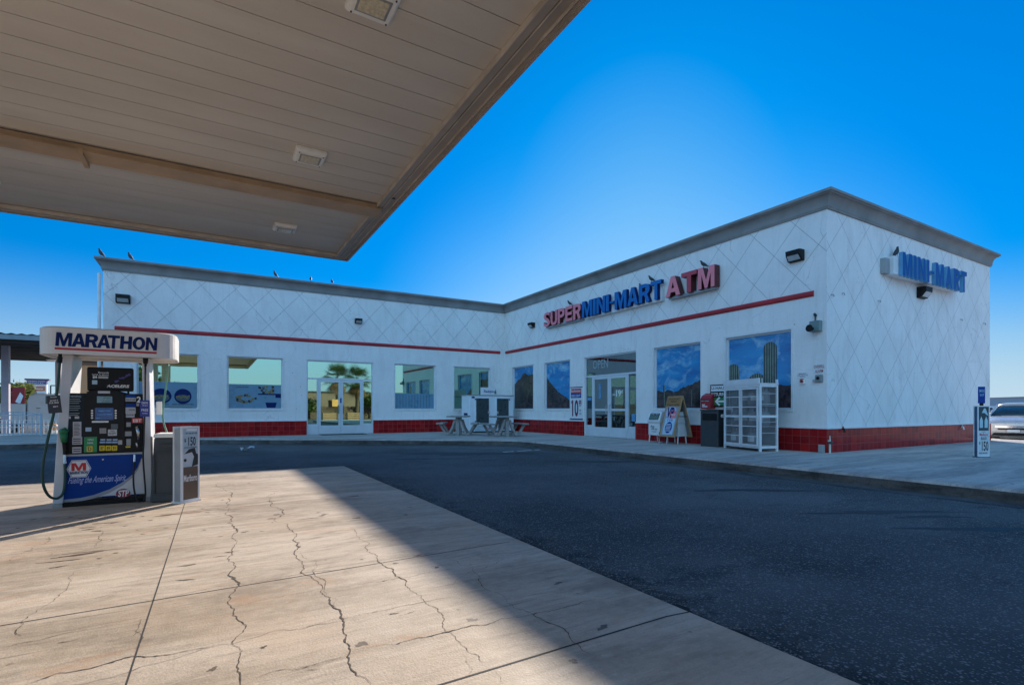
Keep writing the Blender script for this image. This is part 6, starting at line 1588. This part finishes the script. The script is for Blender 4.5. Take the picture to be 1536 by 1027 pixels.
# ================================================================ RIGHT SIDE
D = 200; dx, dy = ray(1512); cx, cy = D*dx, D*dy
r = thing('warehouse', (cx, cy, 0), 'long low building with a grey pitched roof beyond the silver car', 'building')
dirf = Vector((sin(YAW), cos(YAW), 0)); rt = Vector((cos(YAW), -sin(YAW), 0)); f_ = F((cx, cy, 0), rt, -dirf)
b = MB(); b.fbox(f_, -7, 40, 0, 2.5, -16, 0); b.build('wall', mk('warehouse_tan', (.28, .24, .24), .8), r)
b = MB(); b.add([f_(-8.5, 2.4, 1.2), f_(41, 2.4, 1.2), f_(41, 5.6, -8), f_(-1.5, 5.6, -8), f_(-8.5, 2.4, -17), f_(41, 2.4, -17)], [(0, 1, 2, 3), (3, 2, 5, 4), (0, 3, 4), (1, 5, 2)]); b.build('roof', mk('warehouse_roof', (.16, .19, .21), .6), r)
b = MB()
for k in range(5): b.fbox(f_, -5+k*6, -3+k*6, .2, 2.0, .0, .05); 
b.build('door', mk('warehouse_door', (.30, .12, .12), .7), r)
M_CAR = mk('car_champagne', (.50, .49, .48), .28, .25, var=.03, coat=.7)
def sedan(label, loc, rz, paint=M_CAR):
    r = thing('sedan', (0, 0, 0), label, 'car')
    def ring(x, w_, zb, zs, zt, n=6):
        P_ = [(w_*.80, zb), (w_*.97, zb+.05), (w_, zb+.22), (w_*1.0, (zb+zs)/2+.1), (w_*.97, zs), (w_*.80, zt-.015), (w_*.4, zt)]
        return [(x, a, z) for a, z in P_]+[(x, 0, zt+.004)]+[(x, -a, z) for a, z in P_[::-1]]
    st = [(2.30, .62, .24, .52, .60), (2.27, .76, .20, .58, .68), (2.15, .86, .17, .64, .76), (1.9, .90, .16, .72, .82), (1.4, .91, .16, .80, .90), (.95, .91, .16, .86, .96), (.3, .91, .16, .90, .97), (-.8, .91, .16, .92, .98), (-1.6, .90, .18, .94, 1.0), (-2.1, .86, .22, .92, 1.0), (-2.28, .78, .28, .86, .94), (-2.32, .66, .34, .76, .84)]
    b = MB(); b.loft([ring(*q) for q in st]); b.build('body', paint, r, smooth=True)
    def cr(x, w0, z0, w1, z1): return [(x, w0, z0), (x, (w0+w1)/2+.01, (z0+z1)/2), (x, w1, z1-.03), (x, w1*.7, z1), (x, -w1*.7, z1), (x, -w1, z1-.03), (x, -(w0+w1)/2-.01, (z0+z1)/2), (x, -w0, z0)]
    b = MB(); b.loft([cr(1.05, .74, .93, .70, .955), cr(.62, .80, .95, .64, 1.17), (cr(.15, .82, .95, .58, 1.36)), cr(-.4, .82, .95, .57, 1.42), cr(-1.0, .80, .96, .56, 1.38), cr(-1.55, .76, .97, .56, 1.18), cr(-1.95, .72, .98, .60, 1.01)]); b.build('windows', M_GLASSD, r, smooth=True)
    b = MB(); b.loft([[(x, a, z+.012) for a, z in ((w_, z0-.045), (w_*.7, z0), (0, z0+.01), (-w_*.7, z0), (-w_, z0-.045))]+[(x, a, z-.01) for a, z in ((-w_, z0-.05), (-w_*.7, z0-.01), (0, z0), (w_*.7, z0-.01), (w_, z0-.05))] for x, w_, z0 in ((.22, .60, 1.35), (-.1, .60, 1.40), (-.5, .60, 1.425), (-1.0, .59, 1.39), (-1.2, .58, 1.34))]); b.build('roof', paint, r, smooth=True)
    for s_ in (-1, 1):
        b = MB(); b.tube([(1.08, s_*.75, .95), (.62, s_*.70, 1.16), (.18, s_*.62, 1.36)], .030, 6); b.tube([(-1.15, s_*.60, 1.36), (-1.6, s_*.66, 1.17), (-1.98, s_*.70, 1.0)], .04, 6); b.tube([(-.35, s_*.83, .96), (-.40, s_*.62, 1.38)], .022, 5); b.build('pillar', paint, r)
        b = MB(); b.loft([[(x, s_*(y), z) for y, z in q] for x, q in ((2.17, ((.50, .60), (.84, .58), (.85, .68), (.55, .66))), (2.02, ((.52, .64), (.895, .62), (.90, .75), (.58, .755))), (1.80, ((.80, .70), (.93, .70), (.92, .78), (.82, .80))))]); b.build('headlight', mk('headlight_lens', (.42, .45, .48), .12, .2, coat=1.), r)
        b = MB(); b.tube([(.75, s_*.86, .98), (.72, s_*.98, 1.02)], .025, 6); b.tube([(.72, s_*.94, 1.03), (.66, s_*1.06, 1.05)], [.07, .06], 8); b.build('mirror', paint, r)
        b = MB(); b.box(2.10, 2.20, s_*.74-.10, s_*.74+.10, .30, .38); b.build('fog_lamp', M_BLACK, r)
    b = MB(); b.loft([[(2.285, y, z) for y, z in q] for q in (((-.5, .50), (.5, .50), (.52, .60), (-.52, .60)),)]+[[(2.33, y, z) for y, z in ((-.48, .51), (.48, .51), (.5, .59), (-.5, .59))]]); b.build('grille', M_CHROME, r)
    b = MB(); b.box(2.30, 2.335, -.42, .42, .45, .50); b.build('grille_mesh', M_BLACK, r)
    fb = F((2.33, 0, 0), (0, 1, 0), (1, 0, 0)); b = MB()
    b.fbox(fb, -.06, -.045, .50, .60, .002, .012); b.fbox(fb, .045, .06, .50, .60, .002, .012); b.fbox(fb, -.045, .045, .54, .555, .002, .012); b.build('emblem', M_STEEL, r)
    b = MB(); b.loft([[(2.22, y, z) for y, z in ((-.7, .22), (.7, .22), (.62, .34), (-.62, .34))], [(2.325, y, z) for y, z in ((-.55, .24), (.55, .24), (.5, .33), (-.5, .33))]]); b.build('lower_intake', M_BLACK, r)
    b = MB(); b.box(2.32, 2.34, -.16, .16, .36, .45); b.build('plate', M_WHITE, r)
    for x in (1.42, -1.38):
        for s_ in (-1, 1):
            b = MB(); b.tube([(x, s_*.70, .33), (x, s_*.925, .33)], .385, 20); b.build('wheel_arch', M_BLACK, r)
            c_ = Vector((x, s_*.83, .32)); b = MB(); b.tube([c_-Vector((0, .11, 0)), c_-Vector((0, .09, 0)), c_+Vector((0, .09, 0)), c_+Vector((0, .11, 0))], [.30, .32, .32, .30], 20); w_ = b.build('wheel', M_TIRE, r)
            b = MB(); b.tube([c_-Vector((0, .115, 0)), c_+Vector((0, .115, 0))], .2, 10); b.build('rim', M_STEEL, w_)
    r.location = loc; r.rotation_euler = (0, 0, rz); return r
dx, dy = ray(1530); sedan('pale silver sedan facing the camera at the right edge beyond the price board', (19.9*dx, 19.9*dy, -.02), pi+radians(11))
dx, dy = ray(1499); sedan('second pale car mostly hidden between the store and the silver sedan', (42*dx, 42*dy, -.02), pi+radians(50))
# low hills far off
M_HILL = mk('hill_rock', (.16, .14, .14), .95, var=.3, vs=.02)
rr = random.Random(12); b = MB(); ring1 = []; ring0 = []
for i in range(181):
    a = 2*pi*i/180; h = 6+5*sin(a*3+1)+3*sin(a*7)+rr.uniform(0, 3); ring0.append((800*cos(a), 800*sin(a), -.5)); ring1.append((840*cos(a), 840*sin(a), max(2, h)))
b.add(ring0+ring1, [(i, i+1, i+182, i+181) for i in range(180)]); struct(b.build('hills', M_HILL))

# ================================================================ BEHIND THE CAMERA (seen in the store's mirror glass)
def palm(x, y, h, label, seed):
    rr = random.Random(seed); r = thing('palm_tree', (x, y, -.1), label, 'palm tree', 'palm trees across the lot')
    b = MB(); b.tube([(x, y, -.1), (x+.1, y, h*.5), (x+.05, y, h)], [.30, .24, .22], 12); b.build('trunk', M_BARK, r)
    for nm, m_, cnt in (('crown', M_PALM, 60), ('dry_skirt', M_DRY, 44)):
        b = MB()
        for k in range(cnt):
            a = rr.uniform(0, 6.28); el = rr.uniform(-.5, 1.3) if nm == 'crown' else rr.uniform(-1.4, -.9); L_ = rr.uniform(1.7, 2.4) if nm == 'crown' else rr.uniform(1.2, 2.4)
            d = Vector((cos(a)*cos(el), sin(a)*cos(el), sin(el))); side = d.cross(Vector((0, 0, 1))).normalized(); base_ = Vector((x+.05, y, h)); prev = None
            st_ = base_+d*L_*.45
            for q in range(13):       # fan of leaflets
                w_ = -1.15+2.3*q/12; tip = st_+(d*cos(w_)+side*sin(w_))*L_*.6+Vector((0, 0, -.25*abs(sin(w_))-.1)); mid = st_+(d*cos(w_)+side*sin(w_))*L_*.3; o_ = side*.028*cos(w_)-d*.028*sin(w_)
                b.add([st_, mid+o_, tip, mid-o_], [(0, 1, 2, 3)])
            b.add([base_-side*.015, base_+side*.015, st_+side*.012, st_-side*.012], [(0, 1, 2, 3)])
        b.build(nm, m_, r)
palm(13.0, -20, 4.9, 'fan palm mirrored in the left part of the side entrance glass', 1)
palm(15.6, -21, 4.7, 'fan palm mirrored in the right part of the side entrance glass', 2)
tree(-6.0, -24, 5.5, 2.6, 'tree mirrored in the leftmost store window beside the column', M_LEAF, 1200, 21, .3)
tree(-2.6, -26, 4.0, 2.0, 'lower tree mirrored at the right of the leftmost store window', M_LEAF2, 900, 22, .3)
tree(18.6, -22, 3.6, 2.0, 'bushy tree mirrored at the right edge of the side entrance', M_LEAF, 900, 23, .22)
tree(10.3, -22, 2.6, 1.3, 'low bush mirrored at the left of the side entrance', M_LEAF, 600, 24, .2)
r = thing('board_fence', (9, -23, 0), 'weathered wooden board fence mirrored in the side entrance glass', 'fence')
rr = random.Random(31)
b = MB()
for k in range(90): b.box(0+k*.3, .285+k*.3, -23.02, -23, 0, 1.5+rr.uniform(-.05, .05))
b.build('boards', mk('weathered_board', (.13, .085, .055), .85, var=.4, vs=3), r); b = MB(); b.box(0, 27, -23.08, -23.02, .3, .4); b.box(0, 27, -23.08, -23.02, 1.1, 1.2); b.build('rail', M_BARK, r)
for q, (x, y) in enumerate(((11.4, -16.3), (14.0, -16.0))):
    r = thing('wooden_crate', (x, y, -.02), ('slatted wooden crate mirrored under the left palm', 'slatted wooden crate mirrored under the right palm')[q], 'crate', 'wooden crates across the lot')
    b = MB()
    for k in range(4): b.box(x-.7, x+.7, y+.5, y+.53, .02+k*.2, .15+k*.2); b.box(x-.7, x+.7, y-.53, y-.5, .02+k*.2, .15+k*.2)
    for sx in (-.7, .66): b.box(x+sx, x+sx+.04, y-.5, y+.5, 0, .78)
    b.build('slats', M_WOOD, r)

for q, (x, y, h_) in enumerate(((-24, 48, 6), (-31, 58, 7.5), (-37, 50, 6.5), (-28, 70, 8), (-44, 64, 7))):
    tree(x, y, h_, 3.2, ('tree mirrored in the main door, nearest the carport', 'tall tree mirrored in the main door behind the nearest one', 'tree mirrored at the left of the main door', 'tree mirrored above the carport roof in the main door', 'farthest tree mirrored in the main door')[q], M_LEAF, 900, 50+q, .34)

r = thing('notice_board', (12.75, -19.4, 0), 'orange notice board on a post mirrored under the left palm', 'sign')
b = MB(); b.box(12.72, 12.78, -19.43, -19.37, 0, 2.2); b.build('post', M_BARK, r)
b = MB(); b.box(12.35, 13.15, -19.37, -19.33, 1.5, 2.3); b.build('panel', mk('board_orange', (.75, .38, .10), .6), r)
r = thing('block_building', (19, -32, 0), 'low tan block building mirrored behind the palms', 'building')
b = MB(); b.box(8, 34, -36, -30, 0, 3.4); b.build('wall', mk('block_tan', (.22, .16, .11), .85, var=.3, vs=.6), r)
b = MB(); b.box(7.9, 34.1, -36.1, -29.9, 3.4, 3.6); b.build('roof_edge', M_DGREY, r)
for k in range(6):
    b = MB(); b.box(10+k*4, 11.6+k*4, -29.99, -29.95, .9, 2.4); b.build('window', M_BLACK, r)
